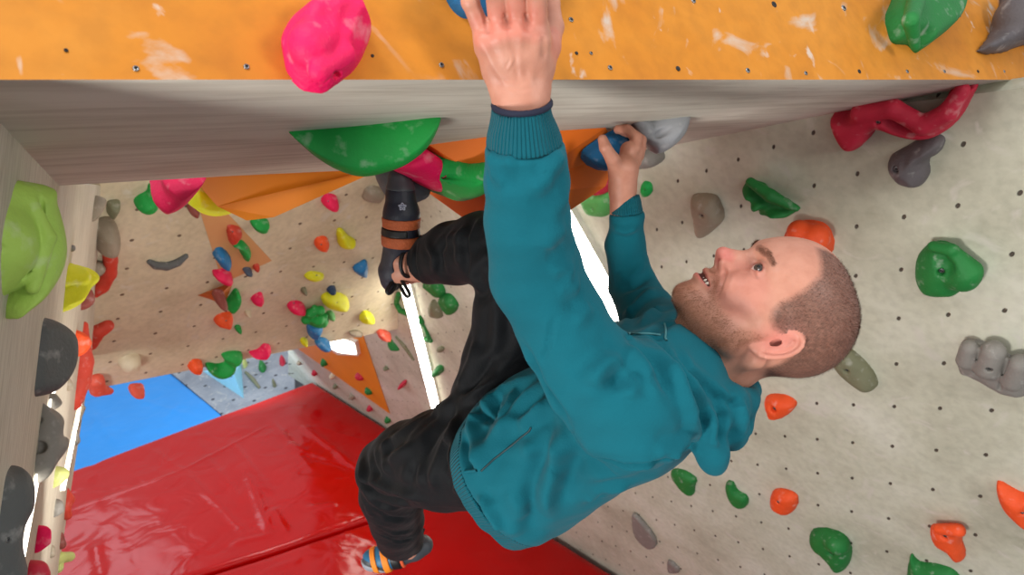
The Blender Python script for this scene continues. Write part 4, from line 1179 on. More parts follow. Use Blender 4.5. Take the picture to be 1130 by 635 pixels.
def loft(P, s, a, b, cf=None, k0=-.02, k1=1.0, e=2.0):
    q = P - HIP; u = (q @ S_) / SL; l = q @ LAT; f = q @ FR
    if cf is not None: f = f - np.interp(u, s, cf)
    aa = np.interp(u, s, a); bb = np.interp(u, s, b)
    d = ((np.abs(l) / aa) ** e + (np.abs(f) / bb) ** e) ** (1 / e)
    d = (d - 1) * np.minimum(aa, bb) * .9
    d = smax(d, (k0 - u) * SL, .012)
    return smax(d, (u - k1) * SL, .05)


LSH = pt(702, 447, .90); RSH = pt(742, 380, 1.24)
LARM = [(575, 96, .712, 35), (577, 150, .74, 36.5), (579, 162, .746, 41), (581, 195, .765, 44.5), (582, 245, .80, 46.5), (592, 305, .86, 51), (622, 363, .89, 50), (655, 415, .89, 54), (697, 447, .91, 63)]
RARM = [(691, 196, 1.355, 14), (691, 228, 1.374, 15.5), (692, 240, 1.38, 18), (690, 271, 1.41, 21.0), (698, 316, 1.44, 25.5), (716, 350, 1.37, 31), (744, 384, 1.25, 42)]
LEGB = [(532, 480, 1.36, 52), (556, 400, 1.34, 43), (566, 345, 1.31, 42), (569, 276, 1.25, 40)]
SHINB = [(569, 276, 1.25, 40), (535, 274, 1.31, 40), (500, 280, 1.38, 34), (468, 288, 1.45, 26.5)]
LEGA = [(535, 512, 1.30, 50), (490, 507, 1.40, 54), (455, 511, 1.48, 45), (432, 520, 1.53, 37)]
SHINA = [(432, 520, 1.53, 37), (433, 545, 1.63, 35), (438, 575, 1.76, 28.5), (441, 592, 1.86, 26)]


def body_field(P):
    d = loft(P, [0, .5, .85, 1], [.11, .12, .155, .09], [.07, .08, .10, .06])
    sc = lambda l, k: pc([(x, y, t, r * k) for x, y, t, r in l])
    d = smin(d, chain(P, pc([(577, 135, .73, 26), (579, 165, .745, 30), (582, 240, .80, 36), (592, 305, .86, 38), (622, 363, .89, 39), (697, 447, .92, 50)]), .02), .03)
    d = smin(d, chain(P, pc([(687, 212, 1.362, 13), (690, 240, 1.38, 13), (697, 312, 1.445, 16), (716, 350, 1.38, 19), (744, 384, 1.25, 26)]), .02), .03)
    d = smin(d, chain(P, sc(LEGB, .78) + sc(SHINB[1:], .76) + pc([(444, 297, 1.47, 19)]), .02), .03)
    d = smin(d, chain(P, sc(LEGA, .78) + sc(SHINA[1:], .74) + pc([(447, 604, 1.92, 14)]), .02), .03)
    d = smin(d, chain(P, pc([(752, 412, 1.06, 42), (792, 392, 1.03, 38)]), .0), .03)
    return d


def footb(P):
    d = chain(P, pc([(500, 284, 1.42, 22), (466, 292, 1.455, 17), (446, 297, 1.465, 15.5), (440, 282, 1.455, 14)]), .01)
    d = smin(d, np.sqrt(((P - pt(441, 288, 1.435)) ** 2).sum(1)) - .0165, .012)
    return d


def foota(P):
    return chain(P, pc([(441, 575, 1.76, 19), (448, 596, 1.88, 13), (451, 604, 1.92, 13), (436, 608, 1.92, 9)]), .01)


parts = [(hv, hq)]
bb = lambda l, m: (np.min([p - r for p, r in l], 0) - m, np.max([p + r for p, r in l], 0) + m)
allp = pc(L_F[0] + L_F[1] + L_F[2] + L_F[3] + L_T + [(574, 150, .735, 27)])
lo, hi = bb(allp, .012); lhv, lhq = mesh_field(lhand, lo, hi, .0014); parts.append((lhv, lhq))
lo, hi = bb(pc([(687, 236, 1.385, 14), (665, 150, 1.30, 6), (707, 155, 1.39, 8), (690, 145, 1.46, 8)]), .02); parts.append(mesh_field(rhand, lo, hi, .0018))
lo, hi = bb(pc([(500, 284, 1.42, 22), (440, 297, 1.465, 19)]), .02); parts.append(mesh_field(footb, lo, hi, .003))
lo, hi = bb(pc([(441, 575, 1.76, 19), (436, 612, 1.93, 12)]), .02); parts.append(mesh_field(foota, lo, hi, .003))
lo, hi = bb(pc(LARM + RARM + LEGB + SHINB + LEGA + SHINA), .03); bvv = mesh_field(body_field, lo, hi, .009); parts.append(bvv)

# sculpting of face and hand
parts[0] = (sculpt(hv, hq, [([(801, 294), (799, 306), (795, 318), (789, 330)], .0030, -.0028), ([(826, 284), (836, 288), (845, 296), (847, 304)], .0018, -.0010), ([(812, 300), (805, 315), (797, 332)], .006, .0014),
                            ([(829, 290), (834, 306), (843, 308)], .0022, -.0010), ([(822, 278), (830, 300), (840, 312)], .003, -.0006),
                            ([(800, 370), (788, 395), (772, 415)], .010, -.002), ([(826, 392), (805, 412), (790, 425)], .007, -.002)]), hq)
parts[1] = (sculpt(lhv, lhq, [([(533, 50), (545, 75), (560, 100)], .003, .0004), ([(556, 30), (562, 60), (570, 95)], .0025, .0005), ([(575, 32), (574, 70), (578, 100)], .0025, .0004),
                              ([(560, 95), (575, 100), (592, 96)], .002, -.0006), ([(556, 88), (566, 92)], .0015, -.0005), ([(560, 78), (566, 66), (562, 52)], .0015, .0008), ([(538, 20), (541, 42)], .004, -.002),
                              ([(558, 12), (560, 38)], .004, -.002), ([(581, 12), (581, 40)], .004, -.002), ([(600, 38), (601, 70)], .004, -.0012)]), lhq)
BV = []; BQ = []; off_ = 0
for v, q in parts: BV.append(v); BQ.append(q + off_); off_ += len(v)
BV = np.concatenate(BV); BQ = np.concatenate(BQ)
ORG = c2w(HIP)
person = empty('person', ORG, 'man in teal hoodie and black trousers hanging from the overhang by both hands', 'person')

# skin tones per point
n_h = len(hv)
Hc = c2h(BV); Sy = np.abs(Hc[:, 1])
skin = np.tile(np.array(lin((196, 138, 116))[:3]), (len(BV), 1))


def blob(c, r, P=Hc, mirror=True):
    Q = P.copy()
    if mirror: Q[:, 1] = np.abs(Q[:, 1])
    rr = np.asarray(r, float)
    return np.clip(1.3 - np.sqrt((((Q - np.array(c)) / rr) ** 2).sum(1)), 0, 1) / 1.3


ishead = np.zeros(len(BV), bool); ishead[:n_h] = True


def paint(w, rgb):
    global skin
    w = (w * ishead)[:, None]; skin = skin * (1 - w) + np.array(lin(rgb)[:3]) * w


paint(np.clip(blob((.107, 0, -.012), (.016, .016, .014)) * 1.2, 0, .8), (216, 104, 104))
paint(np.clip(blob((.070, .040, -.012), (.045, .04, .035)), 0, .35), (206, 122, 108))
earw = np.clip(1.2 - np.linalg.norm((np.stack([Hc[:, 0], Sy, Hc[:, 2]], 1) - EC) / np.array([.03, .03, .04]), axis=1), 0, 1)
paint(earw * .6, (214, 122, 112))
lipw = np.clip(1 - np.abs(chain(np.stack([Hc[:, 0], Sy, Hc[:, 2]], 1), [(A3(.096, 0, -.050), .0075), (A3(.082, .025, -.049), .0035)])) / .004, 0, 1)
sdl = chain(np.stack([Hc[:, 0], Sy, Hc[:, 2]], 1), [(A3(.096, 0, -.050), .0095), (A3(.092, .012, -.050), .0088), (A3(.080, .029, -.049), .0040)])
paint(np.clip(-sdl / .003 + .5, 0, .75), (178, 92, 84))
# inside of the mouth and lash lines
mouth = chain(np.stack([Hc[:, 0], Sy, Hc[:, 2]], 1), [(A3(.097, 0, -.0502), .0030), (A3(.091, .014, -.0500), .0028), (A3(.083, .0262, -.0490), .0016)])
paint((mouth < .0008) * 1.0, (74, 28, 26))


# hair area from the outline seen in the photograph, carried over to head angles and mirrored
hbvh = mesh_bvh(parts[0][0], hq)


def ang(P):
    q = np.stack([P[:, 0] + .012, np.abs(P[:, 1]), P[:, 2] - .040], 1)
    lon = np.arctan2(q[:, 1], q[:, 0]); lat = np.arctan2(q[:, 2], np.hypot(q[:, 0], q[:, 1]))
    return lon, lat


def pick(l):
    out = []
    for x, y in l:
        r = hbvh.ray_cast(Vector((0, 0, 0)), Vector(pt(x, y, 1.0)).normalized())
        if r[0] is not None: out.append(c2h(np.array(r[0])[None])[0])
    return np.array(out)


hl = pick([(900, 273), (905, 290), (904, 305), (890, 318), (874, 328), (860, 334), (853, 342), (850, 352), (853, 362)])
ll, la = ang(hl)
# hairline as lower lat limit by lon: build polygon in (lon, lat)
hair_poly = [(-.05, 1.16), (.25, 1.14)] + [(float(a), float(b)) for a, b in zip(ll, la)] + [(1.72, -.32), (1.9, -.30), (2.05, -.45), (2.3, -.78), (3.3, -.72), (3.3, 1.8), (-.05, 1.8)]
brd = pick([(853, 352), (846, 345), (832, 347), (818, 352), (806, 343), (798, 332), (792, 328), (787, 333), (778, 331), (768, 322), (758, 310), (748, 310), (746, 330), (756, 356), (770, 372), (800, 385), (830, 380), (848, 371), (856, 362)])
bl_, bla = ang(brd)
beard_poly = [(float(a), float(b)) for a, b in zip(bl_, bla)]
lon, lat = ang(Hc[:n_h])
hp = np.array(hair_poly)
hairsd = np.full(len(BV), 9.0); hairsd[:n_h] = poly_sd(lon, lat, hp)
rad = np.linalg.norm(Hc[:n_h] - A3(-.012, 0, .04), axis=1)
isear = ear_field(np.stack([Hc[:n_h, 0], Sy[:n_h], Hc[:n_h, 2]], 1)) < .0016
brsd = np.full(len(BV), 9.0)
Pj = np.stack([CX + F * BV[:n_h, 0] / -BV[:n_h, 2], CY - F * BV[:n_h, 1] / -BV[:n_h, 2]], 1)
# beard in head space: side view polygon (forward, up), mirrored by construction
bh = np.array([(p[0], p[2]) for p in brd])
bp2 = [(-.004, -.012), (.004, -.004), (.016, -.020), (.030, -.036), (.048, -.040), (.062, -.044), (.070, -.040), (.079, -.030), (.094, -.026), (.110, -.030), (.110, -.048), (.086, -.050), (.078, -.056), (.092, -.064), (.110, -.066), (.110, -.12), (.03, -.12), (.006, -.085), (-.008, -.055)]
brsd[:n_h] = poly_sd(Hc[:n_h, 0], Hc[:n_h, 2], np.array(bp2))
mott = .5 + .5 * lump(Hc, 420, 1); mott2 = .5 + .5 * lump(Hc, 900, 3)
wh = np.clip(-hairsd / .12 + .35, 0, 1) * np.clip(.62 + .3 * mott2, 0, 1)
wh[:n_h] *= ~isear
wh *= Hc[:, 2] > -.075
paint(np.clip(wh, 0, .86), (92, 66, 56))
wb_ = np.clip(-brsd / .014 + .1, 0, 1) * np.clip(.40 + .35 * mott2, 0, 1); wb_[:n_h] *= ~isear
wb_ *= np.clip((Hc[:, 2] + .125) / .03, 0, 1)
paint(np.clip(wb_, 0, .7) * .8, (134, 88, 62))
# eyebrows
ebw = np.clip(1 - chain(np.stack([Hc[:, 0] * 0, Sy, Hc[:, 2]], 1), [(A3(0, .010, .034), .0008), (A3(0, .030, .0400), .0012), (A3(0, .048, .0385), .0004)]) / .0040, 0, 1) * (Hc[:, 0] > .05)
lidd = np.abs(sd_ell(np.stack([Hc[:, 0], Sy, Hc[:, 2]], 1), A3(.0885, .0325, .0192), rotm('x', -8), (.016, .0138, .0066)))
paint(np.clip(1.4 - lidd / .0011, 0, .8) * (Hc[:, 2] > .018), (70, 40, 34)); paint(np.clip(1.6 - lidd / .002, 0, .4), (170, 92, 80))
paint(np.clip(ebw * 1.5, 0, .36), (104, 68, 50))
# knuckles, pink
isl = np.zeros(len(BV), bool); isl[n_h:n_h + len(lhv)] = True
for (x, y, t, r) in [(530, 34, .67, 0), (549, 26, .66, 0), (571, 22, .66, 0), (594, 28, .66, 0), (612, 46, .71, 0)]:
    w = np.clip(1.2 - np.linalg.norm(BV - pt(x, y, t), axis=1) / .02, 0, .4) * isl
    skin = skin * (1 - w[:, None]) + np.array(lin((214, 122, 106))[:3]) * w[:, None]

M_skin = bpy.data.materials.new('skin'); M_skin.use_nodes = True
nt = M_skin.node_tree; N = nt.nodes; L = nt.links; b = N['Principled BSDF']
b.inputs['Roughness'].default_value = .48; b.inputs['Specular IOR Level'].default_value = .4
b.inputs['Subsurface Weight'].default_value = .06; b.inputs['Subsurface Radius'].default_value = (1, .35, .2); b.inputs['Subsurface Scale'].default_value = .006
at = N.new('ShaderNodeVertexColor'); at.layer_name = 'tone'
tc = N.new('ShaderNodeTexCoord'); n1 = N.new('ShaderNodeTexNoise'); n1.inputs['Scale'].default_value = 55; n1.inputs['Detail'].default_value = 6
L.new(tc.outputs['Object'], n1.inputs['Vector'])
mx = N.new('ShaderNodeMix'); mx.data_type = 'RGBA'; mx.blend_type = 'MULTIPLY'; mx.inputs['Factor'].default_value = .5
rr_ = N.new('ShaderNodeValToRGB'); rr_.color_ramp.elements[0].color = (.78, .66, .62, 1); rr_.color_ramp.elements[0].position = .3; rr_.color_ramp.elements[1].position = .62
L.new(n1.outputs['Fac'], rr_.inputs['Fac']); L.new(at.outputs['Color'], mx.inputs['A']); L.new(rr_.outputs['Color'], mx.inputs['B']); L.new(mx.outputs['Result'], b.inputs['Base Color'])
n2 = N.new('ShaderNodeTexNoise'); n2.inputs['Scale'].default_value = 420; n2.inputs['Detail'].default_value = 3; L.new(tc.outputs['Object'], n2.inputs['Vector'])
bp = N.new('ShaderNodeBump'); bp.inputs['Strength'].default_value = .22; bp.inputs['Distance'].default_value = .001
L.new(n2.outputs['Fac'], bp.inputs['Height']); L.new(bp.outputs['Normal'], b.inputs['Normal'])
bo = link_mesh('body', c2w(BV), BQ, M_skin, person)
set_attr(bo, 'tone', skin)

# eyes, teeth
def sphere(c, r, seg=28, rings=18, ax=None):
    V = [c + r * A3(math.sin(a) * math.cos(b), math.sin(a) * math.sin(b), math.cos(a)) for a in np.linspace(0, math.pi, rings) for b in np.linspace(0, 2 * math.pi, seg, endpoint=False)]
    Q = [[i * seg + j, i * seg + (j + 1) % seg, (i + 1) * seg + (j + 1) % seg, (i + 1) * seg + j] for i in range(rings - 1) for j in range(seg)]
    return np.array(V), np.array(Q)


M_eye = bpy.data.materials.new('eye'); M_eye.use_nodes = True
M_eye.node_tree.nodes['Principled BSDF'].inputs['Roughness'].default_value = .08
va = M_eye.node_tree.nodes.new('ShaderNodeVertexColor'); va.layer_name = 'tone'
M_eye.node_tree.links.new(va.outputs['Color'], M_eye.node_tree.nodes['Principled BSDF'].inputs['Base Color'])
gaze = A3(.86, .44, .12)
for s in (1, -1):
    c = EYE * A3(1, s, 1); V, Q = sphere(c, .0124, 48, 48)
    g = gaze + A3(0, .03 * s, 0); g /= np.linalg.norm(g)
    an = np.degrees(np.arccos(np.clip(((V - c) / .0124) @ g, -1, 1)))
    colr = np.where(an[:, None] < 11, np.array([.004, .004, .004]), np.where(an[:, None] < 31, np.array(lin((74, 58, 50))[:3]), np.where(an[:, None] < 34, np.array([.03, .02, .02]), np.array(lin((206, 176, 166))[:3]))))
    e = link_mesh('eye', c2w(h2c(V)), Q, M_eye, person); set_attr(e, 'tone', colr)
M_teeth = mat('teeth', (226, 214, 196), rough=.25, var=.03)
tv = []; tq = []
for k in range(-3, 4):
    a = k * 7.0 / 1000; x0 = .0925 - abs(k) ** 1.7 * .00095
    bx = np.array([(x0 + dx, a + dy, -.0478 + dz) for dx in (-.003, .0008) for dy in (-.0034, .0034) for dz in (-.0038, .0040)])
    o0 = len(tv) * 1; tv += list(bx); tq += [[o0 + i for i in f] for f in ([0, 1, 3, 2], [4, 6, 7, 5], [0, 4, 5, 1], [2, 3, 7, 6], [0, 2, 6, 4], [1, 5, 7, 3])]
link_mesh('teeth', c2w(h2c(np.array(tv))), np.array(tq), M_teeth, person, smooth=False)


# cropped hair and stubble: short fine strands standing on the skin
def strands(name, V, N_, w, count, length, width, direction, rgb, seed, lean=.9):
    rs = np.random.RandomState(seed)
    p = w / w.sum(); ids = rs.choice(len(V), count, p=p)
    base = V[ids] + rs.normal(size=(count, 3)) * .0006; nn = N_[ids]
    dd = direction[ids] if direction.ndim == 2 else np.tile(direction, (count, 1))
    dd = dd - nn * (dd * nn).sum(1)[:, None]; dd /= np.linalg.norm(dd, axis=1)[:, None] + 1e-9
    g = nn * 1.0 + dd * lean + rs.normal(size=(count, 3)) * .22; g /= np.linalg.norm(g, axis=1)[:, None]
    side = np.cross(g, nn + 1e-3); side /= np.linalg.norm(side, axis=1)[:, None] + 1e-9
    ln = length * rs.uniform(.6, 1.2, (count, 1))
    a = base + side * width - nn * .0003; b_ = base - side * width - nn * .0003; c = base + g * ln
    W = np.stack([a, b_, c], 1).reshape(-1, 3)
    o = link_mesh(name, c2w(W), np.arange(count * 3).reshape(-1, 3), mat(name + '_strands', rgb, rough=.6, var=.3, vscale=60), person, smooth=False)
    return o


Vh = parts[0][0]; Nh = vnormals(Vh, hq)
wsh = np.clip(-hairsd[:n_h] / .10 + .25, 0, 1) * (~isear) * (Hc[:n_h, 2] > -.07)
crown = h2c(A3(-.06, 0, .125)[None])[0]
dirs = (h2c(A3(-.02, 0, -.08)[None])[0] - crown)[None] * .0 + (Vh - crown)
strands('hair', Vh, Nh, wsh, 26000, .0042, .00016, -((crown - Vh) / 1.0), (92, 64, 52), 3)
wsb = np.clip(-brsd[:n_h] / .012, 0, 1) * (~isear) * (Hc[:n_h, 2] > -.115) * (sdl[:n_h] > .001)
strands('beard', Vh, Nh, wsb, 11000, .0042, .00015, np.array((HR @ A3(.1, 0, -1.0))), (132, 84, 56), 4)
wse = np.clip(ebw[:n_h] * 1.6 - .3, 0, 1)
strands('eyebrow', Vh, Nh, wse, 900, .0065, .0002, np.array(HR @ A3(-.5, .5, .3)), (96, 62, 44), 5, 1.6)


# ---------------------------------------------------------------- clothing
def fabric(name, rgb, bscale=420, bump=.25, rough=.85, sheen=.25, var=.10, vscale=18):
    m = mat(name, rgb, rough=rough, spec=.2, var=var, vscale=vscale, bump=bump, bscale=bscale, sheen=sheen)
    return m


def ribbed(name, rgb, period, axis):
    """Knitted ribs; UV x counts ribs."""
    m = mat(name, rgb, rough=.85, spec=.2, var=.06, vscale=20, sheen=.04)
    N = m.node_tree.nodes; L = m.node_tree.links; b = N['Principled BSDF']
    uv = N.new('ShaderNodeUVMap'); uv.uv_map = 'holes'; sx = N.new('ShaderNodeSeparateXYZ'); L.new(uv.outputs['UV'], sx.inputs[0])
    mu = N.new('ShaderNodeMath'); mu.operation = 'MULTIPLY'; mu.inputs[1].default_value = 6.2832; L.new(sx.outputs['X'], mu.inputs[0])
    sn = N.new('ShaderNodeMath'); sn.operation = 'SINE'; L.new(mu.outputs[0], sn.inputs[0])
    bp = N.new('ShaderNodeBump'); bp.inputs['Strength'].default_value = 1; bp.inputs['Distance'].default_value = period
    L.new(sn.outputs[0], bp.inputs['Height']); L.new(bp.outputs['Normal'], b.inputs['Normal'])
    return m


TEAL = (5, 94, 108)
M_teal = fabric('teal_jersey', TEAL, sheen=.04)
M_rib = ribbed('teal_rib', TEAL, .0012, 0)
M_black = fabric('black_trouser_cloth', (8, 11, 15), bscale=300, bump=.2, rough=.72, sheen=.04, var=.15)
M_navyknit = mat('navy_cuff', (18, 24, 48), rough=.8)

T_S = [-.02, .0, .12, .3, .55, .8, .95, 1.05]
T_A = [.146, .152, .172, .172, .165, .185, .16, .10]
T_B = [.124, .128, .138, .134, .122, .120, .10, .06]


def hood_field(P):
    d = chain(P, pc([(722, 374, 1.10, 13), (738, 392, 1.02, 17), (756, 418, .97, 20), (778, 438, .94, 23), (800, 446, .95, 23), (817, 442, 1.0, 18), (824, 430, 1.06, 13), (815, 410, 1.14, 14), (790, 380, 1.18, 14), (752, 362, 1.18, 14), (722, 374, 1.10, 13)]), .012)
    d = smin(d, chain(P, pc([(752, 425, .96, 22), (775, 462, .93, 24), (786, 500, .93, 17), (787, 511, .935, 15)]), .01), .018)
    d = smin(d, chain(P, pc([(800, 450, .96, 24), (806, 475, .965, 20), (808, 482, .97, 16)]), .01), .018)
    d = smin(d, chain(P, pc([(815, 440, 1.02, 16), (816, 470, 1.02, 15)]), .01), .018)
    d = smin(d, chain(P, pc([(730, 395, 1.03, 18), (742, 430, .98, 24), (765, 470, .97, 20)]), .01), .02)
    # opening around the neck
    op = chain(P, pc([(745, 412, 1.07, 33), (792, 392, 1.03, 42), (840, 370, 1.0, 44)]), 0)
    return smax(d, -op, .008)


def hoodie_base(P):
    d = loft(P, T_S, T_A, T_B, [0, 0, .004, .008, .009, .008, .0, 0], -.015, .97, 2.2)
    d = smin(d, chain(P, pc([(562, 579, 1.2, 22), (586, 580, 1.14, 15)]), 0), .03)
    d = smin(d, chain(P, pc(LARM), .012), .035)
    d = smin(d, chain(P, pc([(697, 447, .91, 63), (735, 425, 1.0, 62), (750, 400, 1.12, 52), (744, 384, 1.25, 42)]), .03), .04)
    d = smin(d, chain(P, pc(RARM), .012), .03)
    d = smin(d, hood_field(P), .010)
    # opening at the neck, hollow at the hem and the cuffs
    d = smax(d, -chain(P, pc([(762, 404, 1.05, 36), (792, 392, 1.03, 42), (850, 365, 1.0, 44)]), 0), .010)
    q = P - HIP; u = (q @ S_) / SL
    d = smax(d, -loft(P, T_S, [a - .012 for a in T_A], [x - .012 for x in T_B], None, -.3, .03, 2.2), .004)
    d = d + .0016 * lump(P, 24, 2) + .0010 * lump(P, 60, 1)
    return d


cuffL = (pt(576, 116, .722), pt(577.5, 158.5, .746)); cuffR = (pt(690.5, 212.5, 1.364), pt(691.5, 234, 1.378))


def along(P, A, B):
    L_ = np.linalg.norm(B - A); return (P - A) @ (B - A) / L_, L_


def g_cuff(P, AB):
    s, L_ = along(P, *AB); return np.maximum(s - L_, np.linalg.norm(P - AB[0], axis=1) - .11)


def g_hem(P):
    q = P - HIP; return np.maximum((q @ S_) - .125 * SL, np.maximum(np.abs(q @ LAT) - .26, np.abs(q @ FR) - .26))


def hoodie_base2(P):
    d = hoodie_base(P)
    for AB, r0_, r1_ in ((cuffL, 29, 31), (cuffR, 12.5, 13)):
        s, L_ = along(P, *AB); far = np.linalg.norm(P - AB[0], axis=1)
        d = np.where(far < .12, np.maximum(d, -s), d)
    d = smax(d, -chain(P, pc([(574, 96, .712, 28.5), (576, 128, .73, 28)]), 0), .002)
    d = smax(d, -chain(P, pc([(690, 196, 1.36, 15), (691, 221, 1.37, 12)]), 0), .002)
    return d


def hoodie_field(P):
    d = hoodie_base2(P)
    return smax(smax(smax(d, -g_cuff(P, cuffL), .002), -g_cuff(P, cuffR), .002), -g_hem(P), .003)


lo, hi = bb(pc(LARM + RARM + [(600, 560, 1.2, 60), (520, 500, 1.4, 60), (560, 560, 1.05, 90), (830, 440, 1.0, 30), (787, 515, .93, 18)]), .02)
hov, hoq = mesh_field(hoodie_field, lo, hi, .0042)
FOLD = [
    ([(547, 122), (548, 135)], .004, .001),
    # sleeve: bunching at cuff, elbow and armhole
    ([(538, 172), (552, 180), (575, 178)], .008, .004), ([(622, 172), (606, 186), (590, 190)], .008, .004), ([(612, 196), (598, 206), (580, 205)], .007, .003), ([(540, 190), (555, 200), (562, 205)], .007, .003),
    ([(627, 215), (612, 235), (604, 250)], .009, .003), ([(634, 298), (620, 296), (602, 304)], .010, .005), ([(640, 316), (626, 316), (610, 324)], .009, .004), ([(625, 250), (610, 262), (600, 280)], .01, .003),
    ([(650, 335), (640, 350), (628, 356)], .008, .003), ([(612, 350), (604, 384), (596, 404)], .0025, -.0018),
    ([(687, 397), (672, 403), (658, 415), (650, 432)], .010, .006), ([(690, 408), (680, 418), (672, 432)], .010, -.006), ([(700, 415), (692, 430), (690, 445)], .010, .004),
    # armhole seam, down and along the ribs
    ([(630, 470), (636, 488), (652, 505), (690, 512), (730, 508), (768, 492)], .003, -.0035), ([(640, 478), (652, 495), (690, 503), (730, 499)], .012, .003),
    ([(578, 380), (602, 428), (630, 472)], .006, -.004),
    ([(749, 498), (762, 490), (772, 485)], .005, -.006), ([(720, 500), (745, 495), (765, 480)], .008, .005), ([(738, 512), (742, 500), (748, 490)], .006, .003),
    # long drape folds over the belly and side
    ([(628, 478), (612, 505), (600, 540), (597, 575)], .012, .010), ([(614, 480), (600, 510), (590, 545), (586, 590)], .011, -.008), ([(640, 500), (628, 520), (622, 560)], .014, -.004),
    ([(600, 420), (570, 452), (540, 490), (520, 522)], .012, .007), ([(606, 440), (585, 462), (568, 480)], .009, .005), ([(590, 415), (556, 430), (530, 455), (512, 480)], .010, .006),
    ([(552, 436), (544, 450), (548, 462)], .006, -.007), ([(525, 451), (538, 461), (546, 467)], .005, -.007), ([(566, 430), (560, 446), (546, 466)], .007, .005),
    ([(519, 465), (527, 500), (530, 520)], .010, .006), ([(512, 478), (516, 505), (524, 525)], .007, -.004), ([(548, 480), (560, 470), (590, 458), (606, 442)], .008, .004),
    ([(528, 545), (536, 556), (550, 580), (556, 592)], .007, .006), ([(540, 550), (556, 575), (575, 595)], .014, .006), ([(560, 540), (572, 560), (580, 580)], .012, .004),
    ([(575, 500), (600, 492), (625, 485)], .012, .004), ([(650, 525), (690, 520), (730, 508)], .012, .004), ([(640, 550), (680, 540), (700, 533)], .010, .004),
    ([(656, 552), (664, 545), (676, 540)], .006, -.004),
    # right sleeve
    ([(672, 250), (690, 256), (708, 250)], .006, .004), ([(712, 290), (695, 305), (676, 306)], .008, .004), ([(716, 305), (698, 318), (680, 322)], .007, -.003), ([(722, 318), (706, 332), (690, 350)], .008, .004),
    ([(730, 338), (714, 350), (705, 366)], .008, .005), ([(745, 352), (728, 362), (716, 372)], .008, -.004), ([(700, 340), (690, 350), (694, 368)], .008, .003),
    # hood
    ([(722, 372), (738, 388), (758, 420), (772, 450), (778, 480)], .006, -.006), ([(742, 380), (760, 408), (790, 440), (800, 470)], .006, -.005), ([(730, 392), (748, 420), (762, 455), (772, 500)], .007, .005),
    ([(800, 455), (795, 480), (800, 495)], .006, -.005), ([(815, 440), (822, 460), (818, 485)], .006, .004), ([(776, 450), (786, 470), (790, 500)], .006, .004), ([(700, 380), (722, 400), (744, 440)], .008, -.005), ([(688, 385), (705, 395), (725, 420)], .010, .005),
    ([(690, 372), (720, 372), (735, 376)], .003, -.004), ([(790, 436), (806, 446), (822, 440)], .004, -.004),
]
hov = sculpt(hov, hoq, [(a_, w_ * 1.35, h__ * 1.75) for a_, w_, h__ in FOLD])
# seam between rib band and body
q = hov - HIP; u_ = (q @ S_) / SL
# separate the rib hem, the two cuffs and the hood as parts with their own knit
def armpos(V, A, B):
    ab = B - A; return (V - A) @ ab / (ab @ ab)


hf = hood_field(hov)
zone = np.zeros(len(hov), int)
zone[(hf < .006) & (zone == 0)] = 4
fz = np.sort(zone[hoq], axis=1); fzone = fz[:, 1]
near0 = lambda: None
# ribs pulled in a little
Nn = vnormals(hov, hoq)
hoodie = None


def submesh(V, Q, m):
    Qm = Q[m]; ids = np.unique(Qm); mp = -np.ones(len(V), int); mp[ids] = np.arange(len(ids)); return V[ids], mp[Qm], ids


Vs, Qs, ids = submesh(hov, hoq, fzone == 0)
hoodie = link_mesh('hoodie', c2w(Vs), Qs, M_teal, person)


def ribuv(o, Vc, A, B, ribs):
    ax = (B - A) / np.linalg.norm(B - A); e1 = np.cross(ax, A3(.3, .1, 1)); e1 /= np.linalg.norm(e1); e2_ = np.cross(ax, e1)
    th = np.arctan2((Vc - A) @ e2_, (Vc - A) @ e1) / (2 * math.pi)
    uvl = o.data.uv_layers.new(name='holes'); li = np.zeros(len(o.data.loops), np.int32); o.data.loops.foreach_get('vertex_index', li)
    tl = th[li].reshape(-1, 4); tl = np.where((tl.max(1) - tl.min(1) > .5)[:, None] & (tl < 0), tl + 1, tl).ravel()
    uvl.data.foreach_set('uv', np.stack([tl * ribs, tl * 0], 1).astype(np.float32).ravel())


LH, HH = lo, hi
for nm, G, A, B, ribs, hh_, pts__ in (('hem', g_hem, HIP, NB, 170, .0036, [(600, 540, 1.3, 150)]), ('cuff', lambda P: g_cuff(P, cuffL), cuffL[0], cuffL[1], 56, .0022, [(576, 138, .73, 48)]),
                                      ('cuff', lambda P: g_cuff(P, cuffR), cuffR[0], cuffR[1], 46, .0024, [(691, 223, 1.37, 26)])):
    l_, h_2 = (LH, HH) if nm == 'hem' else bb(pc(pts__), .012)
    if nm == 'hem': h_2 = np.minimum(HH, HIP + .30); l_ = np.maximum(LH, HIP - .30)
    Vs, Qs = mesh_field(lambda P: smax(hoodie_base2(P) + .0016, G(P), .002), l_, h_2, hh_)
    o = link_mesh(nm, c2w(Vs), Qs, M_rib, hoodie); ribuv(o, Vs, A, B, ribs)
Vs, Qs, ids = submesh(hov, hoq, fzone == 4)
link_mesh('hood', c2w(Vs), Qs, M_teal, hoodie)
# dark lining showing at the left cuff
def ringtube(path, r, m, name, parent, closed=True, seg=8):
    P = np.array(path); n = len(P); V = []; Fq = []
    for i in range(n):
        a = P[(i - 1) % n] if closed or i else P[0]; b = P[(i + 1) % n] if closed or i < n - 1 else P[-1]
        t = b - a; t /= np.linalg.norm(t) + 1e-9; e1 = np.cross(t, A3(.21, .33, .9)); e1 /= np.linalg.norm(e1); e2_ = np.cross(t, e1)
        for k in range(seg): V.append(P[i] + r * (math.cos(2 * math.pi * k / seg) * e1 + math.sin(2 * math.pi * k / seg) * e2_))
    for i in range(n if closed else n - 1):
        for k in range(seg):
            j = (i + 1) % n; Fq.append([i * seg + k, i * seg + (k + 1) % seg, j * seg + (k + 1) % seg, j * seg + k])
    return link_mesh(name, c2w(np.array(V)), np.array(Fq), m, parent)


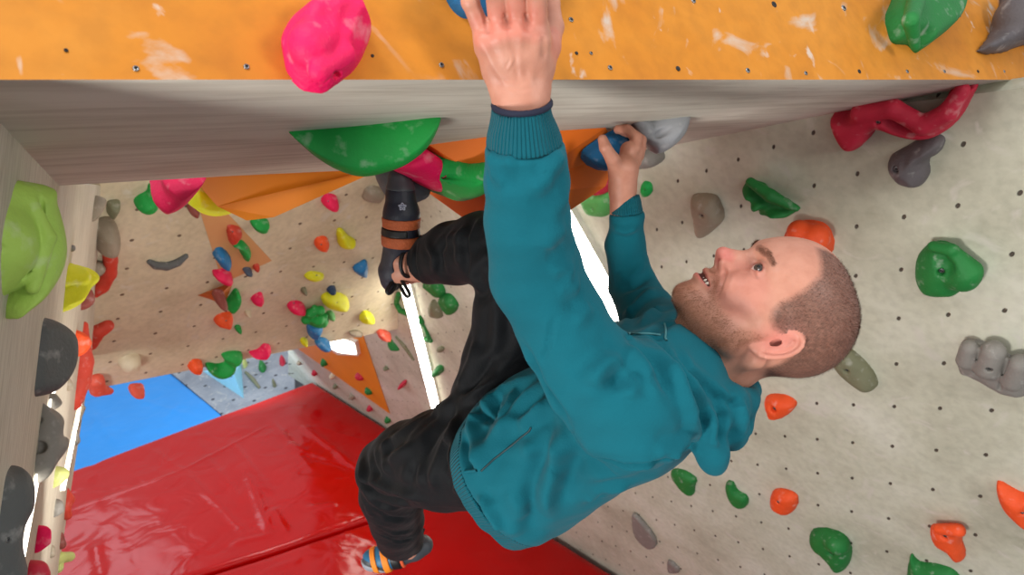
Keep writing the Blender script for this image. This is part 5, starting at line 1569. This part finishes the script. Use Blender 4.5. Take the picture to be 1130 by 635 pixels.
def ring_about(A, B, r1, r2, n=40, tilt=None):
    ax = (B - A) / np.linalg.norm(B - A); e1 = np.cross(ax, A3(0, 0, 1)); e1 /= np.linalg.norm(e1); e2_ = np.cross(ax, e1)
    return [A + r1 * math.cos(2 * math.pi * k / n) * e1 + r2 * math.sin(2 * math.pi * k / n) * e2_ for k in range(n)]


ringtube(ring_about(cuffL[0] - (cuffL[1] - cuffL[0]) * .02, cuffL[1], .0298, .0298), .0034, M_navyknit, 'cuff_lining', hoodie)
# pocket zip and drawstring
hb2 = mesh_bvh(hov, hoq)


def on_surf(l, bv, lift=.0):
    out = []
    l = np.array(l, float)
    for a, b in zip(l[:-1], l[1:]):
        for s in np.linspace(0, 1, max(2, int(np.hypot(*(b - a)) / 4)), endpoint=False):
            p = a + (b - a) * s; r = bv.ray_cast(Vector((0, 0, 0)), Vector(pt(p[0], p[1], 1)).normalized())
            if r[0] is not None: out.append(np.array(r[0]) + np.array(r[1]) * lift)
    return out


z_ = on_surf([(531, 520), (545, 507), (565, 492), (584, 476), (588, 468)], hb2, .0005)
if len(z_) > 2: ringtube(z_, .0016, mat('dark_zip', (10, 48, 54), rough=.5), 'pocket_zip', hoodie, False, 6)
z_ = on_surf([(513, 521), (522, 520), (531, 518)], hb2, .001)
if len(z_) > 1: ringtube(z_, .0026, M_teal, 'zip_pull', hoodie, False, 6)
M_cord = mat('pale_cord', (70, 128, 134), rough=.8)
z_ = on_surf([(692, 369), (708, 369), (724, 370), (734, 372)], hb2, .0015)
if len(z_) > 1: ringtube(z_, .0016, M_cord, 'drawstring', hoodie, False, 6)
z_ = on_surf([(733, 358), (735, 366), (734, 374), (737, 380)], hb2, .0015)
if len(z_) > 1: ringtube(z_, .0016, M_cord, 'drawstring', hoodie, False, 6)


def trouser_field(P):
    d = chain(P, pc(LEGB), .02); d = smin(d, chain(P, pc(SHINB), .015), .025)
    e = chain(P, pc(LEGA), .02); e = smin(e, chain(P, pc(SHINA), .015), .02)
    d = smin(d, e, .03)
    d = smin(d, loft(P, T_S, [.128] * 8, [.094] * 8, [.022] * 8, -.06, .35, 2.2), .04)
    # open ends
    d = smax(d, -chain(P, pc([(468, 288, 1.45, 22), (440, 296, 1.49, 24)]), 0), .004)
    d = smax(d, -chain(P, pc([(440, 590, 1.85, 22), (443, 612, 1.96, 23)]), 0), .004)
    axB = pt(440, 296, 1.49) - pt(500, 280, 1.38); axB /= np.linalg.norm(axB)
    d = smax(d, np.where(np.linalg.norm(P - pt(460, 289, 1.46), axis=1) < .14, (P - pt(468, 289, 1.445)) @ axB, -1), .003)
    axA = pt(443, 602, 1.9) - pt(436, 560, 1.7); axA /= np.linalg.norm(axA)
    d = smax(d, np.where(np.linalg.norm(P - pt(442, 596, 1.87), axis=1) < .16, (P - pt(441.5, 597, 1.885)) @ axA, -1), .003)
    return d + .0016 * lump(P, 26, 1) + .001 * lump(P, 70, 3)


lo, hi = bb(pc(LEGA + LEGB + SHINA + SHINB), .03)
trv, trq = mesh_field(trouser_field, lo, hi, .0046)
TF = [
    ([(500, 440), (470, 470), (440, 500), (420, 520)], .012, .009), ([(504, 448), (480, 480), (455, 520), (450, 545)], .010, -.007), ([(508, 455), (492, 490), (478, 525), (476, 548)], .011, .009),
    ([(510, 470), (500, 505), (496, 545)], .009, -.008), ([(512, 480), (508, 520), (512, 550)], .009, .006), ([(495, 445), (460, 466), (430, 488), (410, 505)], .010, .007), ([(490, 452), (455, 485), (430, 500)], .008, -.006),
    ([(505, 430), (520, 400), (528, 370)], .010, .007), ([(512, 440), (535, 410), (548, 385)], .009, -.006), ([(505, 445), (540, 425), (572, 410), (590, 420)], .008, .006), ([(520, 440), (550, 432), (580, 428)], .007, -.005),
    ([(505, 445), (530, 430), (560, 400), (575, 385)], .008, .005), ([(552, 330), (548, 370), (540, 400)], .010, .005), ([(560, 300), (556, 340), (562, 380)], .010, -.006),
    ([(534, 236), (522, 262), (524, 300), (532, 330)], .009, .008), ([(545, 240), (538, 270), (540, 310)], .009, -.007), ([(515, 246), (505, 270), (508, 300)], .009, .005), ([(495, 255), (485, 278), (488, 305)], .008, -.005),
    ([(470, 268), (480, 285), (478, 305)], .006, .004), ([(524, 310), (530, 290), (544, 275)], .010, .006), ([(527, 332), (540, 320), (556, 300)], .008, -.006), ([(488, 262), (500, 262), (515, 256)], .008, .004),
    ([(396, 528), (412, 545), (430, 552), (456, 556)], .008, -.010), ([(395, 516), (408, 530), (430, 540), (465, 552)], .009, .008), ([(402, 545), (420, 560), (445, 562)], .009, .006), ([(410, 560), (430, 572), (455, 574)], .007, -.004),
    ([(398, 505), (402, 525), (408, 545)], .008, .006), ([(410, 498), (412, 515), (420, 535)], .008, -.005), ([(428, 485), (424, 505), (430, 530)], .010, .005), ([(414, 580), (435, 590), (458, 588)], .006, .003),
    ([(470, 480), (462, 510), (466, 545)], .009, .004), ([(418, 590), (440, 598), (460, 594)], .004, -.003), ([(459, 268), (457, 290), (462, 310)], .004, -.003), ([(395, 540), (404, 556), (412, 575)], .01, .005),
]
trv = sculpt(trv, trq, [(a_, w_ * 1.25, h__ * 1.15) for a_, w_, h__ in TF])
link_mesh('trousers', c2w(trv), trq, M_black, person)

# ---------------------------------------------------------------- climbing shoes
M_shoe = mat('dark_navy_shoe_leather', (20, 24, 40), rough=.55, bump=.2, bscale=200)
M_rubber = mat('grey_rubber', (62, 66, 72), rough=.5)
M_strap = mat('orange_brown_strap', (170, 82, 40), rough=.7, var=.3, vscale=90, bump=.5, bscale=260)
M_sblk = mat('black_webbing', (14, 14, 15), rough=.5)


def shoeB(P, g=0.0):
    d = chain(P, pc([(441, 196, 1.40, 12), (442, 214, 1.405, 15.5), (443, 236, 1.415, 19.5), (443, 262, 1.43, 20), (440, 285, 1.455, 17.5)]), .008)
    d = smin(d, chain(P, pc([(440, 285, 1.462, 17), (434, 300, 1.475, 16), (432, 310, 1.48, 12)]), .008), .012)
    return d - g


shB0, shB1 = pt(441, 196, 1.40), pt(440, 300, 1.46)
openB = lambda P: chain(P, pc([(451, 291, 1.44, 17), (472, 294, 1.42, 22), (446, 306, 1.40, 15)]), 0)
lo, hi = bb(pc([(441, 190, 1.40, 14), (432, 312, 1.49, 22), (462, 262, 1.43, 12)]), .02)


def slice_(fn, a0, a1, A, B, g, wall=.004, cut=None):
    ab = B - A; L_ = np.linalg.norm(ab); ax = ab / L_
    def f(P):
        s = (P - A) @ ax
        d = fn(P, g); d = np.maximum(d, -(d + wall)) if wall else d
        d = smax(d, a0 - s, .0012); d = smax(d, s - a1, .0012)
        if cut is not None: d = smax(d, -cut(P), .003)
        return d
    return f


def mk(name, fn, m, parent, h=.0022, lo_=None, hi_=None):
    V, Q = mesh_field(fn, lo if lo_ is None else lo_, hi if hi_ is None else hi_, h)
    return link_mesh(name, c2w(V), Q, m, parent) if len(V) else None


SLB = np.linalg.norm(shB1 - shB0)
shoe = mk('climbing_shoe', lambda P: smax(shoeB(P), -openB(P), .004), M_shoe, person)
shoe['label'] = 'dark navy raised shoe with brown-orange strap'
fr = lambda y: (y - 196) / 104 * SLB
mk('strap', slice_(shoeB, fr(238), fr(248.5), shB0, shB1, .0022, .006, openB), M_strap, shoe, .0016)
mk('strap', slice_(shoeB, fr(257), fr(269), shB0, shB1, .0022, .006, openB), M_strap, shoe, .0016)
mk('buckle_strap', slice_(shoeB, fr(249), fr(256.5), shB0, shB1, .0030, .006, lambda P: -((P @ A3(1, 0, 0)) - pt(452, 250, 1.42)[0])), M_sblk, shoe, .0016)
mk('heel_cup', slice_(shoeB, fr(277), fr(330), shB0, shB1, .0018, .005, lambda P: smin(openB(P) - .006, -((pt(444, 290, 1.46)[0] - P[:, 0])), .001)), M_rubber, shoe, .0018)
mk('toe_rubber', slice_(shoeB, -.03, fr(208), shB0, shB1, .0014, 0), M_rubber, shoe, .002)
ab_ = (shB1 - shB0) / SLB
ringtube([c for c in ring_about(pt(451, 290, 1.428), pt(475, 292, 1.40), .0290, .0265, 36)], .0042, M_sblk, 'collar', shoe)
# pull loops at the heel
for pts_ in ([(436, 305, 1.462), (431, 314, 1.45), (427, 321, 1.44), (430, 324, 1.445), (436, 317, 1.455), (439, 308, 1.46)], [(440, 305, 1.455), (446, 314, 1.44), (452, 325, 1.43), (448, 327, 1.435), (443, 318, 1.45), (438, 308, 1.46)]):
    pp = smooth_loop([list(pt(*p)) for p in pts_], 4)
    ringtube(pp, .0042, M_sblk, 'pull_loop', shoe)
# small white flower emblem
bs = mesh_bvh(*mesh_field(lambda P: shoeB(P), lo, hi, .003))
em = []
r0 = bs.ray_cast(Vector((0, 0, 0)), Vector(pt(444, 228.5, 1)).normalized())
if r0[0] is not None:
    c0 = np.array(r0[0]); n0 = np.array(r0[1]); e1 = np.cross(n0, A3(0, 1, 0)); e1 /= np.linalg.norm(e1); e2_ = np.cross(n0, e1)
    ringp = []
    for k in range(60):
        a = 2 * math.pi * k / 60; rr0 = .0060 * (1 + .28 * math.cos(5 * a)); ringp.append(c0 + n0 * .0012 + e1 * rr0 * math.sin(a) - e2_ * rr0 * math.cos(a))
    ringtube(ringp, .0007, mat('white_thread', (190, 196, 214), rough=.7), 'emblem', shoe, True, 5)
    em2 = []
    for k in range(5):
        a = 2 * math.pi * k / 5
        em2 += [c0 + n0 * .0012 + (e1 * math.sin(a) - e2_ * math.cos(a)) * .0052, c0 + n0 * .0012 + (e1 * math.sin(a + .63) - e2_ * math.cos(a + .63)) * .0018]
    ringtube(em2, .0007, mat('pale_thread', (180, 188, 210), rough=.7), 'emblem', shoe, True, 5)


def shoeA(P, g=0.0):
    d = chain(P, pc([(411, 618, 1.93, 11), (424, 616, 1.925, 13), (440, 612, 1.92, 12.5), (457, 606, 1.93, 12.5), (467, 602, 1.94, 11)]), .01)
    return d - g


shA0, shA1 = pt(411, 618, 1.93), pt(467, 602, 1.94)
SLA = np.linalg.norm(shA1 - shA0)
openA = lambda P: chain(P, pc([(449, 602, 1.91, 10), (446, 590, 1.87, 16)]), 0)
lo, hi = bb(pc([(400, 624, 1.93, 14), (480, 596, 1.95, 14)]), .04)
shoe2 = mk('climbing_shoe', lambda P: smax(shoeA(P), -openA(P), .004), M_rubber, person, .003)
shoe2['label'] = 'blue and grey lower shoe with orange straps'
fa = lambda x: (x - 411) / 56 * SLA
M_bluel = mat('blue_shoe_leather', (28, 104, 146), rough=.5)
M_ostr = mat('orange_strap', (240, 136, 28), rough=.6)
cutsole = lambda P: (P - pt(430, 622, 1.93)) @ A3(.25, .93, .2) / 1.0
mk('toe_upper', slice_(shoeA, -.03, fa(436), shA0, shA1, .002, .006, lambda P: (P - pt(425, 621, 1.93)) @ A3(.28, .96, .05)), M_bluel, shoe2, .0025)
wav = lambda off: (lambda P: 1)
mk('sole_rand', slice_(shoeA, -.04, fa(470), shA0, shA1, .0036, .008, lambda P: -((P - pt(425, 625, 1.93)) @ A3(.28, .96, .05))), mat('light_grey_rubber', (150, 156, 166), rough=.5), shoe2, .0025)
mk('strap', slice_(shoeA, fa(411), fa(417), shA0, shA1, .006, .008, openA), M_ostr, shoe2, .0022)
mk('strap', slice_(shoeA, fa(423), fa(430), shA0, shA1, .006, .008, openA), M_ostr, shoe2, .0022)
mk('buckle_strap', slice_(shoeA, fa(432), fa(441), shA0, shA1, .005, .008, openA), M_sblk, shoe2, .0022)
mk('trim_strap', slice_(shoeA, fa(442), fa(445), shA0, shA1, .0045, .008, openA), mat('red_orange_trim', (220, 92, 50), rough=.6), shoe2, .0022)
ringtube(ring_about(pt(451, 601, 1.905), pt(447, 585, 1.85), .036, .032, 32), .005, M_sblk, 'collar', shoe2)
pp = smooth_loop([list(pt(*p)) for p in [(459, 597, 1.90), (463, 589, 1.88), (468, 584, 1.87), (466, 590, 1.885), (461, 598, 1.90)]], 4)
ringtube(pp, .0022, M_sblk, 'pull_loop', shoe2)
